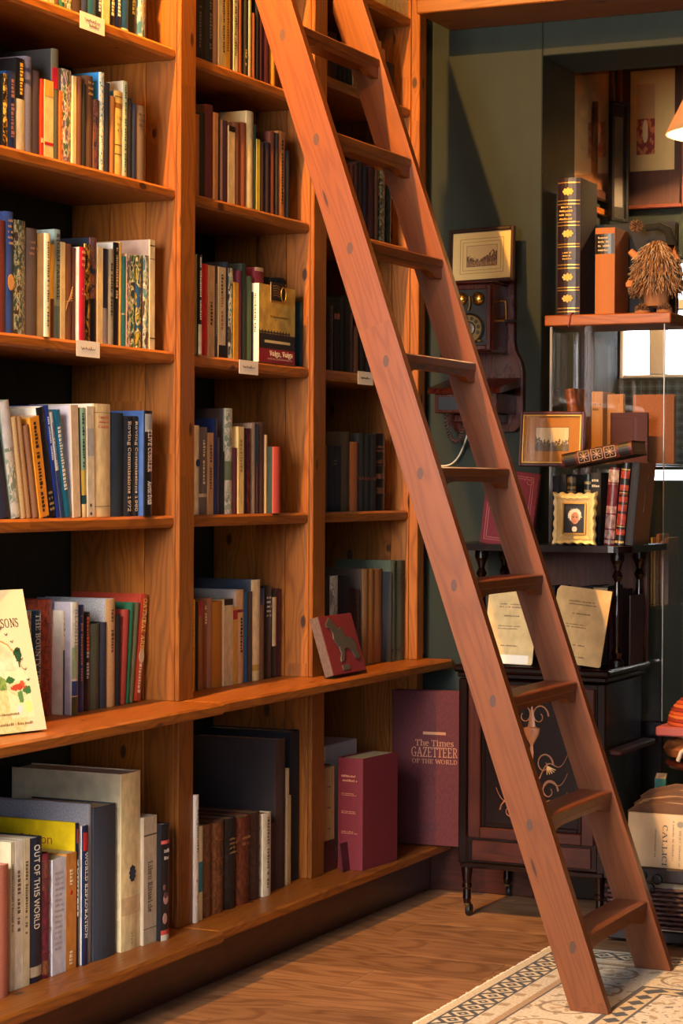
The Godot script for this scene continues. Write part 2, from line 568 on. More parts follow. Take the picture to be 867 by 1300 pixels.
# book with its spine facing +x at x = 0, standing on y = 0, thickness along z
func book_parts(root: Node3D, t: float, h: float, d: float, style: String, hex: String, extras: Array) -> void:
	var bulge: float = {"h": minf(t * 0.16, 0.005), "j": minf(t * 0.10, 0.004), "p": 0.0, "l": minf(t * 0.26, 0.009)}[style]
	var bt := 0.0026 if style != "p" else 0.0009
	bt = minf(bt, t * 0.22)
	var over := 0.0032 if style != "p" else 0.0002
	var art := ""
	var cover := hex
	for e in extras:
		if e[0] == "a":
			art = e[1]
		elif e[0] == "c":
			cover = e[1]
	var so := roff()
	var st := start()
	spine_strip(st, t, bulge, 0.0, h, 0.0, h, so, 0.0035)
	obj("spine", st, book_mat(style, hex, art), root)
	st = start()
	var hinge := bulge + 0.0038
	for s in [-1.0, 1.0]:
		box(st, Vector3(-(d + hinge) / 2.0, h / 2.0, s * (t / 2.0 - bt / 2.0)), Vector3(d - hinge, h, bt), 0.0004, 1, so, 4.0, 4.0)
	obj("cover", st, book_mat(style, cover), root)
	st = start()
	var pt := maxf(t - 2.0 * bt - 0.0004, 0.0012)
	box(st, Vector3(-(d - over + bulge + 0.003) / 2.0, h / 2.0, 0), Vector3(d - over - bulge - 0.003, h - 2.0 * over, pt), 0.0, 0, so, 12.0, 1.0)
	var pm := "pages_old" if style == "l" else ("pages" if style == "h" else "pages_white")
	obj("page_block", st, M[pm], root)
	if style == "l":
		st = start()
		spine_strip(st, t * 0.97, bulge, -0.0022, 0.0022, 0.0016, h, so)
		var band := st.commit()
		for k in 4:
			put("raised_band", band, book_mat(style, hex), root).position.y = h * (0.2 + 0.2 * k)
	for e in extras:
		match e[0]:
			"b":
				st = start()
				spine_strip(st, t * 0.985, bulge, h * float(e[1]), h * float(e[2]), 0.0004, h, so)
				obj("title_band", st, book_mat("j" if style == "h" else style, e[3]), root)
			"m", "m2":
				var y0 := float(e[2]) if e.size() > 2 else 0.15
				var y1 := float(e[3]) if e.size() > 3 else 0.9
				strokes(Vector3(0.0008, h * (y0 + y1) / 2.0, 0), Vector3.DOWN, Vector3(0, 0, -1), h * (y1 - y0), minf(t * 0.5, 0.014), ink(e[1]), root)
			"mh":
				var y0 := float(e[2])
				var y1 := float(e[3])
				strokes(Vector3(0.0007, h * (y0 + y1) / 2.0, 0), Vector3(0, 0, -1), Vector3.UP, t * 0.66, h * (y1 - y0), ink(e[1]), root, maxi(2, int(h * (y1 - y0) / 0.011)))
			"t":
				lettering(e[1], Vector3(0.0007, h * float(e[2]), 0), Vector3.DOWN, Vector3(0, 0, -1), h * float(e[3]), minf(t * 0.5, 0.02), ink(e[4]), root, "Droid Serif" if e[1] != "OUT OF THIS WORLD" else "Droid Sans")
			"th":
				var lines: PackedStringArray = e[1].split("|")
				for i in lines.size():
					var hy := h * (float(e[2]) + float(e[3]) * (0.5 - (i + 0.5) / lines.size()))
					lettering(lines[i], Vector3(0.0009, hy, 0), Vector3(0, 0, -1), Vector3.UP, t * 0.62, h * float(e[3]) / lines.size() * 0.7, ink(e[4]), root)
			"disc":
				disc(Vector3(0.0012, h * float(e[1]), 0), t * 0.36, ink(e[2]), root, Vector3.RIGHT, 1.5)
			"cov":
				lettering(e[1], Vector3(-d + 0.115, h - 0.040, t / 2.0 + 0.0002), Vector3.RIGHT, Vector3.UP, 0.145, 0.019, ink(e[2]), root, "Droid Sans")
			"spot":
				disc(Vector3(0.0008, h * float(e[1]), 0), t * 0.13, ink(e[2]), root)
			"rig":
				st = start()
				for i in 6:
					var a := Vector3(0.0006, h * 0.30 + i * 0.004, t * 0.45)
					var b := Vector3(0.0006, h * 0.56 - i * 0.006, -t * 0.42)
					tube(st, [a, b], 0.0005, 4)
				obj("ornament", st, ink("c89a6a"), root)
			"crest":
				for i in 9:
					var a := TAU * i / 9.0
					disc(Vector3(0.0012, h * 0.43 + cos(a) * t * 0.17, sin(a) * t * 0.12), t * 0.055, ink("1c2a3c"), root)
				disc(Vector3(0.0013, h * 0.43, 0), t * 0.11, ink("24384c"), root, Vector3.RIGHT, 1.4)
			"faces":
				disc(Vector3(0.0008, h * 0.36, t * 0.1), t * 0.27, ink("b98a86"), root, Vector3.RIGHT, 1.3)
				disc(Vector3(0.0009, h * 0.39, t * 0.12), t * 0.24, ink("5a3a36"), root, Vector3.RIGHT, 0.8)
				disc(Vector3(0.0008, h * 0.19, t * 0.2), t * 0.25, ink("c0908a"), root, Vector3.RIGHT, 1.3)
				disc(Vector3(0.0009, h * 0.46, t * 0.3), t * 0.14, ink("8a5a50"), root, Vector3.RIGHT, 1.2)
			"blot":
				for i in 5:
					disc(Vector3(0.0009, h * rng.randf_range(0.16, 0.34), t * rng.randf_range(-0.25, 0.3)), t * rng.randf_range(0.1, 0.22), ink(["c9a0ac", "b98aa0", "d8c0c4"][i % 3]), root)
			"splash":
				disc(Vector3(0.0009, h * 0.58, -t * 0.1), t * 0.42, ink("1c2f70"), root, Vector3.RIGHT, 0.9)


func ink(hex: String) -> StandardMaterial3D:
	return mat("ink_" + hex, Color(hex), 0.6)


const BOOK_NAME := {"h": "hardback_book", "j": "jacketed_book", "p": "paperback_book", "l": "leather_book"}


func book_row(y: float, where: String, group: String, list: Array) -> void:
	for b in list:
		var u0: float = b[0]
		var u1: float = b[1]
		var a: float = deg_to_rad(b[5])
		var t := (u1 - u0) * cos(a)
		var root := thing(BOOK_NAME[b[6]], "%s on %s" % [b[8], where], "book", V(b[3], y + t / 2.0 * absf(sin(a)) + 0.0004, (u0 + u1) / 2.0), group)
		root.rotation.x = -a
		book_parts(root, t, b[2], b[4], b[6], b[7], b[9])


# ---------------------------------------------------------------- the room
func make_room() -> void:
	var g: Material = M.green_wall
	var st := start()
	# wall behind the bookcase, with a window opening beyond its outer end (u -2.10 .. -1.34, y 1.10 .. 2.60)
	var x0 := -0.48
	var x1 := -0.30
	for r in [[-4.16, -2.10, 0.0, ROOM_H], [-1.34, WALL_U + 0.3, 0.0, ROOM_H], [-2.10, -1.34, 0.0, 1.10], [-2.10, -1.34, 2.60, ROOM_H]]:
		box(st, V((x0 + x1) / 2.0, (r[2] + r[3]) / 2.0, (r[0] + r[1]) / 2.0), Vector3(x1 - x0, r[3] - r[2], r[1] - r[0]), 0.0)
	structure("wall_bookcase_side", st, g)
	# end wall with the opening into the back room
	st = start()
	box(st, V(0.0325, ROOM_H / 2.0, 1.63), Vector3(0.665, ROOM_H, 0.29), 0.003)
	box(st, V(1.282, (2.407 + ROOM_H) / 2.0, 1.63), Vector3(1.834, ROOM_H - 2.407, 0.29), 0.003)
	box(st, V(3.25, ROOM_H / 2.0, 1.63), Vector3(2.1, ROOM_H, 0.29), 0.003)
	structure("wall_end", st, g)
	st = start()
	box(st, V(4.35, ROOM_H / 2.0, -2.2), Vector3(0.2, ROOM_H, 8.2), 0.0)
	structure("wall_opposite", st, g)
	st = start()
	for r in [[1.15, 1.45, 0.0, ROOM_H], [3.8, 4.45, 0.0, ROOM_H], [1.45, 3.8, 0.0, 0.55], [1.45, 3.8, 2.85, ROOM_H]]:
		box(st, V((r[0] + r[1]) / 2.0, (r[2] + r[3]) / 2.0, -6.2), Vector3(r[1] - r[0], r[3] - r[2], 0.2), 0.0)
	structure("wall_shopfront", st, g)
	# entrance recess: wall with the glazed shop door, and its return
	st = start()
	for r in [[-0.48, 0.12, 0.0, ROOM_H], [0.12, 1.12, 2.7, ROOM_H]]:
		box(st, V((r[0] + r[1]) / 2.0, (r[2] + r[3]) / 2.0, -4.10), Vector3(r[1] - r[0], r[3] - r[2], 0.12), 0.0)
	box(st, V(1.18, ROOM_H / 2.0, -5.15), Vector3(0.12, ROOM_H, 2.2), 0.0)
	structure("wall_entrance", st, g)
	st = start()
	box(st, V(1.98, ROOM_H + 0.05, -0.5), Vector3(5.2, 0.1, 7.3), 0.0)
	box(st, V(2.78, ROOM_H + 0.05, -5.22), Vector3(3.4, 0.1, 2.13), 0.0)
	structure("ceiling", st, g)
	# back room
	st = start()
	box(st, V(0.11, ROOM_H / 2.0, 2.3), Vector3(0.16, ROOM_H, 1.05), 0.0)
	structure("wall_back_room_side", st, g)
	st = start()
	for r in [[0.05, 0.19, 0.0, ROOM_H], [0.19, 0.457, 0.0, 1.20], [0.19, 0.457, 1.235, 1.545], [0.19, 0.457, 1.95, ROOM_H], [0.457, 2.75, 0.0, ROOM_H]]:
		box(st, V((r[0] + r[1]) / 2.0, (r[2] + r[3]) / 2.0, 2.80), Vector3(r[1] - r[0], r[3] - r[2], 0.1), 0.0)
	structure("wall_back_room", st, g)
	st = start()
	box(st, V(2.5, ROOM_H / 2.0, 2.4), Vector3(0.1, ROOM_H, 1.25), 0.0)
	structure("wall_back_room_far_side", st, g)
	# windows
	window("window_1", V(-0.39, 1.85, -1.72), Vector3(0.05, 1.5, 0.76), 2)
	window("window_2", V(2.625, 1.70, -6.2), Vector3(2.35, 2.3, 0.05), 0)
	window("window_3", V(0.3235, 1.7475, 2.79), Vector3(0.265, 0.40, 0.04), 0, 0.012, 0.055)
	window("door_1", V(0.62, 1.35, -4.10), Vector3(1.0, 2.7, 0.05), 0)
	# skirting on the end wall
	st = start()
	box(st, V(0.19, 0.075, 1.474), Vector3(0.34, 0.15, 0.02), 0.003, 0)
	structure("baseboard_end", st, M.mahogany)
	# board closing the gap between bookcase and end wall
	st = start()
	box(st, V(-0.01, 1.61, 1.471), Vector3(0.04, 1.85, 0.024), 0.002, 1)
	structure("trim_1", st, M.pine0)
	# lintel shelf over the opening
	st = start()
	box(st, V(1.2, 2.528, 1.357), Vector3(2.24, 0.052, 0.252), 0.003, 0, roff())
	box(st, V(1.225, 2.585, 1.365), Vector3(2.2, 0.058, 0.235), 0.003, 0, roff())
	structure("beam", st, M.pine0)


func window(called: String, at: Vector3, size: Vector3, wide: int, t := 0.06, mull := 0.035) -> void:
	var st := start()
	var w := size[wide]
	for s in [-1.0, 1.0]:
		var p := Vector3.ZERO
		p[wide] = s * (w / 2.0 - t / 2.0)
		var z := size
		z[wide] = t
		box(st, at + p, z, 0.003)
		z = size
		z.y = t
		z[wide] = w - 2.0 * t
		box(st, at + Vector3(0, s * (size.y / 2.0 - t / 2.0), 0), z, 0.003)
	var bar := size
	bar[wide] = mull
	bar.y = size.y - 2.0 * t
	box(st, at, bar, 0.003)
	bar = size
	bar.y = 0.035
	bar[wide] = w - 2.0 * t
	box(st, at + Vector3(0, size.y * 0.12, 0), bar, 0.003)
	var o := structure(called, st, mat("window_paint", Color("d8d2c6"), 0.5))
	st = start()
	var gl := size
	gl[2 - wide] = 0.005
	gl[wide] = w - 2.0 * t
	gl.y = size.y - 2.0 * t
	box(st, at, gl, 0.0)
	obj("pane", st, M.glass, o)


func make_floor() -> void:
	var st := start()
	box(st, V(1.98, -0.075, -1.6), Vector3(5.2, 0.12, 9.7), 0.0)
	var f := structure("floor", st, M.joint)
	# laminate boards lying along x
	var w := 0.195
	var meshes := []
	for i in 6:
		st = start()
		box(st, Vector3.ZERO, Vector3(1.199, 0.015, w - 0.0008), 0.0003, 0, Vector2(0.17 * i, 0.29 * i), 2.4, 0.8)
		meshes.append(st.commit())
	var u := 1.77
	var k := 0
	while u > -6.1:
		var x := -0.6 - 0.4 * (k % 3) + 0.13 * (k % 2)
		while x < 4.4:
			var o := put("plank", meshes[rng.randi() % 6], M["oak%d" % (rng.randi() % 4)], f)
			o.position = V(x + 0.6, -0.0075, u - w / 2.0)
			x += 1.2
		u -= w
		k += 1


func make_bookcase() -> void:
	var b := thing("bookcase", "tall built-in pine bookcase with three bays and two projecting ledges", "bookcase")
	var st := start()
	var us := [[-0.9725, -0.90], [0.0, 0.0725], [0.718, 0.7944], [1.3849, 1.4559]]
	var top := 2.95
	for i in 4:
		var a: float = us[i][0]
		var c: float = us[i][1]
		var um := (a + c) / 2.0
		# side panels of upright boards
		var cuts := [-DEPTH, -0.198 + 0.02 * i, -0.094 + 0.012 * i, -0.0005]
		for seg in [[LB, LM - 0.0254], [LM, top]]:
			for j in 3:
				bx("side_board", V((cuts[j] + cuts[j + 1]) / 2.0, (seg[0] + seg[1]) / 2.0, um), Vector3(cuts[j + 1] - cuts[j] - 0.0012, seg[1] - seg[0], c - a), M["pine%d" % ((i + j) % 3)], b, 0.0015)
			if i < 3:
				bx("stile", V(0.0055, (seg[0] + seg[1]) / 2.0, um), Vector3(0.0115, seg[1] - seg[0], c - a + 0.0005), M.pine0, b, 0.002)
			else:
				bx("stile", V(0.0135, (seg[0] + seg[1]) / 2.0, a + 0.024), Vector3(0.027, seg[1] - seg[0], 0.048), M.pine2, b, 0.002)
	var levels := [[S1, S2, S3, S4, S0], [S1, S2, S3, S4, S0], [2.2675, S2, S3, S4, S0]]
	for i in 3:
		var a: float = us[i][1] + 0.0004
		var c: float = us[i + 1][0] - 0.0004
		for y in levels[i]:
			bx("shelf", V(-DEPTH / 2.0 - 0.0005, y - TH / 2.0, (a + c) / 2.0), Vector3(DEPTH - 0.003, TH, c - a), M["pine%d" % (rng.randi() % 3)], b, 0.006, 2)
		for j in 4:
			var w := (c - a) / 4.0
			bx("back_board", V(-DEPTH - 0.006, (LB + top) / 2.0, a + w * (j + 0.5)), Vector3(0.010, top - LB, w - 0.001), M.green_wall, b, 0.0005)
	for l in [LM, LB]:
		bx("ledge", V((0.124 - DEPTH) / 2.0, l - 0.01265, (-0.9725 + 0.0199) / 2.0), Vector3(0.124 + DEPTH, 0.0253, 0.9924), M.pine1, b, 0.005, 2)
		bx("ledge", V((0.1094 - DEPTH) / 2.0, l - 0.01265, (0.0205 + 1.46) / 2.0), Vector3(0.1094 + DEPTH, 0.0253, 1.4395), M.pine2, b, 0.005, 2)
	bx("plinth", V(0.034, (LB - 0.0255) / 2.0, 0.243), Vector3(0.016, LB - 0.0256, 2.43), M.mahogany, b, 0.002, 2)
	bx("cornice", V(-0.13, top + 0.03, 0.243), Vector3(0.36, 0.06, 2.44), M.pine0, b, 0.006, 2)


func card(u0: float, u1: float, y0: float, y1: float, label: String, rows: int, droop := 0.0) -> void:
	var c := thing("shelf_card", label, "card", V(0.0008, (y0 + y1) / 2.0, (u0 + u1) / 2.0), "handwritten cards on the shelf edges")
	bx("card_sheet", Vector3(0.0004, 0, 0), Vector3(0.0006, y1 - y0, u1 - u0), M.card, c, 0.0)
	var st := start()
	var w := (u1 - u0) * 0.62
	for r in rows:
		var pts := []
		var yy := (0.004 if rows > 1 else 0.0) - r * 0.010
		var ww := w * (1.0 - 0.35 * r)
		for i in 44:
			var s := i / 43.0
			pts.append(Vector3(0.0009, yy + 0.0026 * sin(s * 46.0 + r) * (0.6 + 0.4 * sin(s * 13.0)) + (0.004 if i % 15 == 0 else 0.0), ww * (0.5 - s) - 0.006 * r))
		tube(st, pts, 0.0005, 4)
	obj("handwriting", st, M.ink, c).set_meta("kind", "stuff")


func make_ladder() -> void:
	var l := thing("ladder", "wooden library ladder with flat treads leaning on the bookcase", "ladder", V(0, 0, 0))
	# side outline in (x, y): vertical cut against the bookcase at the upper end
	var poly := PackedVector2Array([Vector2(0.9072, 0.011), Vector2(0.9968, 0.011), Vector2(0.176, 2.397), Vector2(0.085, 2.66), Vector2(0.085, 2.384)])
	poly = PackedVector2Array([Vector2(0.9072, 0.0105), Vector2(0.9968, 0.0105), Vector2(0.085, 2.6612), Vector2(0.085, 2.395)])
	for s in [[0.185, 0.0, "ladder"], [0.670, 1.0, "ladder"]]:
		var st := start()
		var u: float = s[0]
		# grain along the slope: build in slope coordinates
		var dir := Vector3(-0.3440, 1.0, 0).normalized()
		var side := Vector3(dir.y, -dir.x, 0)
		var o := V(0.9072, 0.0105, u)
		var p2 := PackedVector2Array()
		for p in poly:
			var d := Vector3(p.x - 0.9072, p.y - 0.0105, 0)
			p2.append(Vector2(d.dot(side), d.dot(dir)))
		prism(st, p2, o, side, dir, Vector3(0, 0, -1), 0.026, 5.5, 0.62, Vector2(0.2 + 0.4 * s[1], 0.13 * s[1]))
		obj("stringer", st, M[s[2]], l)
	var ys := [0.175, 0.437, 0.700, 0.961, 1.223, 1.487, 1.749, 2.008, 2.266]
	var plugs := [[0.912, 0.152], [0.809, 0.418], [0.719, 0.693], [0.623, 0.952], [0.538, 1.207], [0.451, 1.466], [0.358, 1.73], [0.27, 1.988], [0.181, 2.239]]
	for i in ys.size():
		var y: float = ys[i]
		var xf := 0.9968 - 0.344 * (y - 0.0105) - 0.004
		var st := start()
		# tread with a shallow arched underside at the front lip
		box(st, V(xf - 0.041, y - 0.011, 0.4405), Vector3(0.082, 0.022, 0.459), 0.003, 2, roff(), 3.0, 1.1)
		var t := obj("tread", st, M.ladder, l)
		st = start()
		var lip := PackedVector2Array([Vector2(0, 0), Vector2(0.459, 0), Vector2(0.459, -0.028), Vector2(0.415, -0.026), Vector2(0.395, -0.016), Vector2(0.36, -0.012), Vector2(0.1, -0.012), Vector2(0.064, -0.016), Vector2(0.044, -0.026), Vector2(0, -0.028)])
		prism(st, lip, V(xf - 0.024, y - 0.0221, 0.211), Vector3(0, 0, -1), Vector3.UP, Vector3.RIGHT, 0.020, 1.1, 3.0, roff())
		obj("tread_rail", st, M.ladder, t)
		for s in [0.1848, 0.6962]:
			disc(V(plugs[i][0], plugs[i][1], s), 0.0075, M.plug, l, Vector3(0, 0, 1 if s < 0.4 else -1), 1.9, "dowel_plug")


func make_rug() -> void:
	var w := 1.9
	var h := 3.0
	var nx := 760
	var ny := 1200
	var im := Image.create(nx, ny, false, Image.FORMAT_RGB8)
	var n := noise(201, 0.05, 3)
	var n2 := noise(207, 0.25, 2)
	for j in ny:
		for i in nx:
			var x := w * (i + 0.5) / nx
			var y := h * (j + 0.5) / ny
			var dx := minf(x, w - x)
			var dy := minf(y, h - y)
			var d := minf(dx, dy)
			var s := y if dx < dy else x
			var c := Color("c8bfa8")
			var wob := n.get_noise_2d(i, j)
			var fine := n2.get_noise_2d(i, j)
			if d < 0.022:
				c = Color("c8bca0")
			elif d < 0.028:
				c = Color("2a2622")
			elif d < 0.092:
				# black guard with linked lozenges
				var p := fposmod(s, 0.062) / 0.062 - 0.5
				var q := (d - 0.060) / 0.032
				var loz := absf(p) * 2.0 + absf(q)
				c = Color("d3c6a6") if (loz < 0.92 and loz > 0.5) or loz < 0.2 or (loz > 1.42) else Color("26221f")
			elif d < 0.098:
				c = Color("2a2622")
			elif d < 0.14:
				c = Color("cac1ab")
				if absf(d - 0.112) < 0.012 and sin(s * 60.0) > 0.75:
					c = Color("a08a68")
			elif d < 0.158:
				c = Color("a5885e")
			elif d < 0.163:
				c = Color("3a322a")
			elif d < 0.34:
				c = Color("cfc6b0")
				var p := fposmod(s + 0.05, 0.19) - 0.095
				var q := d - 0.25
				var rr := sqrt(p * p + q * q)
				if absf(rr - 0.062) < 0.004:
					c = Color("8a7656")
				elif rr < 0.05 and sin(atan2(q, p) * 6.0) * 0.02 + 0.026 > rr and rr > 0.008:
					c = Color("b59c74")
				elif rr < 0.009:
					c = Color("5a4a38")
				elif wob > 0.34:
					c = Color("9a8868")
			elif d < 0.352:
				c = Color("4a4034")
			elif d < 0.40:
				var p2 := fposmod(s, 0.06) / 0.06 - 0.5
				c = Color("c8b48c") if absf(p2) + absf((d - 0.376) / 0.05) > 0.42 else Color("33302c")
			elif d < 0.408:
				c = Color("4a4034")
			else:
				c = Color("d2cab6")
				# medallion and sprays in the field
				var cx := x - w / 2.0
				var cy := y - h / 2.0
				var rr := sqrt(cx * cx * 2.2 + cy * cy)
				if absf(rr - 0.62) < 0.008 or absf(rr - 0.36) < 0.006:
					c = Color("2c2824")
				elif rr < 0.36:
					c = Color("c2ad84")
				elif wob > 0.30:
					c = Color("a8926c")
				elif wob < -0.40:
					c = Color("6a5c4a")
			var k := 0.93 + fine * 0.14
			im.set_pixel(i, j, Color(c.r * k, c.g * k, c.b * k))
	var m := mat("rug", Color(1, 1, 1), 0.95, tex(im))
	m.rim_enabled = true
	m.rim = 0.2
	var r := thing("rug", "cream oriental rug with a black lozenge border on the floor under the ladder", "rug", V(0.64, 0.0002, 0.835))
	var st := start()
	quad(st, Vector3(0, 0.009, 0), Vector3(w, 0.009, 0), Vector3(w, 0.009, h), Vector3(0, 0.009, h), Vector3.UP, [Vector2(0, 0), Vector2(1, 0), Vector2(1, 1), Vector2(0, 1)])
	for e in [[Vector3(0, 0, 0), Vector3(w, 0, 0), Vector3(0, 0, -1)], [Vector3(0, 0, h), Vector3(w, 0, h), Vector3(0, 0, 1)], [Vector3(0, 0, 0), Vector3(0, 0, h), Vector3(-1, 0, 0)], [Vector3(w, 0, 0), Vector3(w, 0, h), Vector3(1, 0, 0)]]:
		quad(st, e[0], e[1], e[1] + Vector3(0, 0.009, 0), e[0] + Vector3(0, 0.009, 0), e[2], [Vector2(0.002, 0.002), Vector2(0.002, 0.002), Vector2(0.002, 0.002), Vector2(0.002, 0.002)])
	obj("pile", st, m, r)
	st = start()
	for k in 300:
		var z := k * 0.01
		tube(st, [Vector3(0.0, 0.005, z), Vector3(-0.012 - 0.006 * rng.randf(), 0.002, z + 0.004 * rng.randf_range(-1, 1))], 0.0016, 4)
	var fr := obj("fringe", st, mat("fringe", Color("cdbfa4"), 0.95), r)
	fr.set_meta("kind", "stuff")


# ---------------------------------------------------------------- pictures
# framed picture facing +z, its lower edge centred on the origin
func picture(root: Node3D, w: float, h: float, bw: float, dep: float, fm: Material, mount: Material, pw: float, ph: float, print_m: Material, py := 0.0, fillet: Material = null) -> void:
	var st := start()
	for s in [-1.0, 1.0]:
		box(st, Vector3(s * (w / 2.0 - bw / 2.0), h / 2.0, 0), Vector3(bw, h, dep), bw * 0.22, 1, roff())
		box(st, Vector3(0, h / 2.0 + s * (h / 2.0 - bw / 2.0), 0), Vector3(w - 2.0 * bw, bw, dep), bw * 0.22, 0, roff())
	obj("frame", st, fm, root)
	if fillet:
		st = start()
		var f := bw * 0.45
		for s in [-1.0, 1.0]:
			box(st, Vector3(s * (w / 2.0 - bw - f / 2.0), h / 2.0, dep * 0.12), Vector3(f, h - 2.0 * bw, dep * 0.5), 0.0006)
			box(st, Vector3(0, h / 2.0 + s * (h / 2.0 - bw - f / 2.0), dep * 0.12), Vector3(w - 2.0 * bw - 2.0 * f, f, dep * 0.5), 0.0006)
		obj("slip", st, fillet, root)
	bx("mount", Vector3(0, h / 2.0, -dep * 0.2), Vector3(w - 2.0 * bw, h - 2.0 * bw, 0.002), mount, root, 0.0)
	st = start()
	var z := -dep * 0.2 + 0.0014
	var c := Vector3(0, h / 2.0 + py, z)
	quad(st, c + Vector3(-pw / 2, -ph / 2, 0), c + Vector3(pw / 2, -ph / 2, 0), c + Vector3(pw / 2, ph / 2, 0), c + Vector3(-pw / 2, ph / 2, 0), Vector3(0, 0, 1), [Vector2(0, 1), Vector2(1, 1), Vector2(1, 0), Vector2(0, 0)])
	obj("print", st, print_m, root)
	bx("glazing", Vector3(0, h / 2.0, dep * 0.05), Vector3(w - 2.0 * bw, h - 2.0 * bw, 0.0012), M.glass, root, 0.0)


func landscape(w: int, h: int, sd: int, sky: Color, tree: Color, ground: Color, left_trees: float, right_trees: float) -> Image:
	var im := Image.create(w, h, false, Image.FORMAT_RGB8)
	var n := noise(sd, 0.09, 4)
	for y in h:
		for x in w:
			var s := float(x) / w
			var t := float(y) / h
			var c := sky
			var crown := 0.34 + 0.5 * absf(s - 0.45) * (right_trees if s > 0.45 else left_trees) + n.get_noise_2d(x, y * 0.5) * 0.35
			if 1.0 - t < crown:
				c = tree.lerp(sky, clampf(n.get_noise_2d(x * 2.0, y * 2.0 + 90.0) * 0.9 + 0.25, 0.0, 0.7))
			if t > 0.76 + n.get_noise_2d(x, 5) * 0.06:
				c = ground.lerp(tree, clampf(n.get_noise_2d(x * 1.5, y * 3.0) + 0.3, 0, 1))
			if x < 1 or y < 1 or x > w - 2 or y > h - 2:
				c = tree
			im.set_pixel(x, y, c)
	return im


func make_pictures() -> void:
	var dark: Material = mat("frame_dark", Color("2a1612"), 0.35)
	# above the telephone
	var im := landscape(96, 66, 301, Color("cdb07c"), Color("4a2c22"), Color("b08a5c"), 0.5, 1.5)
	var p := thing("framed_print", "dark framed sepia print of trees propped on the wall telephone", "picture", V(0.212, 1.7575, 1.405))
	picture(p, 0.205, 0.160, 0.011, 0.014, dark, mat("mount_cream", Color("d9bf84"), 0.8), 0.096, 0.062, mat("print_trees", Color(1, 1, 1), 0.7, tex(im)))
	p.rotation = Vector3(-0.1, -0.06, 0.028)
	var st := start()
	for k in [[0.135, 0.100], [0.118, 0.082]]:
		for s in [-1.0, 1.0]:
			box(st, Vector3(s * k[0] / 2.0, 0.08, -0.0006), Vector3(0.0011, k[1], 0.0006), 0.0)
			box(st, Vector3(0, 0.08 + s * k[1] / 2.0, -0.0006), Vector3(k[0], 0.0011, 0.0006), 0.0)
	obj("ruled_line", st, mat("ruled", Color("8a6a3c"), 0.8), p)
	# on top of the cabinet books
	im = landscape(96, 64, 311, Color("d8c49a"), Color("3c362e"), Color("6a6048"), 0.9, 0.5)
	p = thing("framed_print", "gold-edged framed print of people under trees resting on the cabinet books", "picture", V(0.478, 1.2325, 1.255))
	picture(p, 0.186, 0.152, 0.009, 0.014, mat("frame_red", Color("4a1c1c"), 0.35), mat("mount_ochre", Color("a8702c"), 0.8), 0.096, 0.066, mat("print_party", Color(1, 1, 1), 0.7, tex(im)), 0.0, M.gilt)
	p.rotation = Vector3(-0.09, 0.03, -0.008)
	bx("price_ticket", Vector3(0.069, 0.024, 0.0045), Vector3(0.025, 0.028, 0.0006), M.card, p, 0.0)
	# portrait in an ornate gilt frame
	portrait()
	# back room pictures
	im = Image.create(80, 120, false, Image.FORMAT_RGB8)
	var n := noise(331, 0.05, 4)
	for y in 120:
		for x in 80:
			var d := Vector2((x - 38) / 20.0, (y - 58) / 46.0).length()
			var c := Color("9a6636").lerp(Color("3a2a24"), clampf(1.25 - d + n.get_noise_2d(x, y) * 0.9, 0, 1))
			im.set_pixel(x, y, c)
	p = thing("framed_photograph", "brown framed old photograph of a dark figure on the back room wall", "picture", V(0.2015, 2.125, 2.40))
	p.rotation.y = PI / 2.0
	picture(p, 0.50, 0.62, 0.035, 0.02, mat("frame_umber", Color("3c2218"), 0.4), mat("mount_tan", Color("a8703c"), 0.85), 0.40, 0.44, mat("print_figure", Color(1, 1, 1), 0.7, tex(im)), 0.03)
	im = Image.create(90, 110, false, Image.FORMAT_RGB8)
	n = noise(341, 0.08, 3)
	for y in 110:
		for x in 90:
			var c := Color("d8b878")
			if x > 12 and x < 50 and y > 14 and y < 92:
				c = Color("c49a66")
				if y > 52:
					c = Color("8a2c20") if n.get_noise_2d(x, y) > -0.1 else Color("c8743c")
				if Vector2((x - 30) / 6.0, (y - 66) / 13.0).length() < 1.0:
					c = Color("e0c490")
			im.set_pixel(x, y, c)
	p = thing("framed_print", "wide brown framed print with a cream sheet and red scene in the back room", "picture", V(0.312, 2.118, 2.735))
	picture(p, 0.24, 0.60, 0.014, 0.025, mat("frame_chestnut", Color("6a3420"), 0.4), mat("mount_brown", Color("54352a"), 0.9), 0.155, 0.34, mat("print_red", Color(1, 1, 1), 0.7, tex(im)), 0.0)
	p = thing("framed_print", "narrow black framed picture seen edge-on between the two back room prints", "picture", V(0.245, 2.06, 2.58))
	p.rotation.y = PI / 2.0 - 0.35
	picture(p, 0.09, 0.40, 0.012, 0.02, M.black_metal, M.joint, 0.05, 0.3, mat("print_grey", Color("6a625a"), 0.8))
	bx("wooden_bracket", V(0.199, 2.09, 2.42), Vector3(0.016, 0.022, 0.34), M.pine0, self, 0.003, 2).set_meta("label", "slim wooden picture rail below the old photograph")
	get_node("wooden_bracket").set_meta("category", "rail")


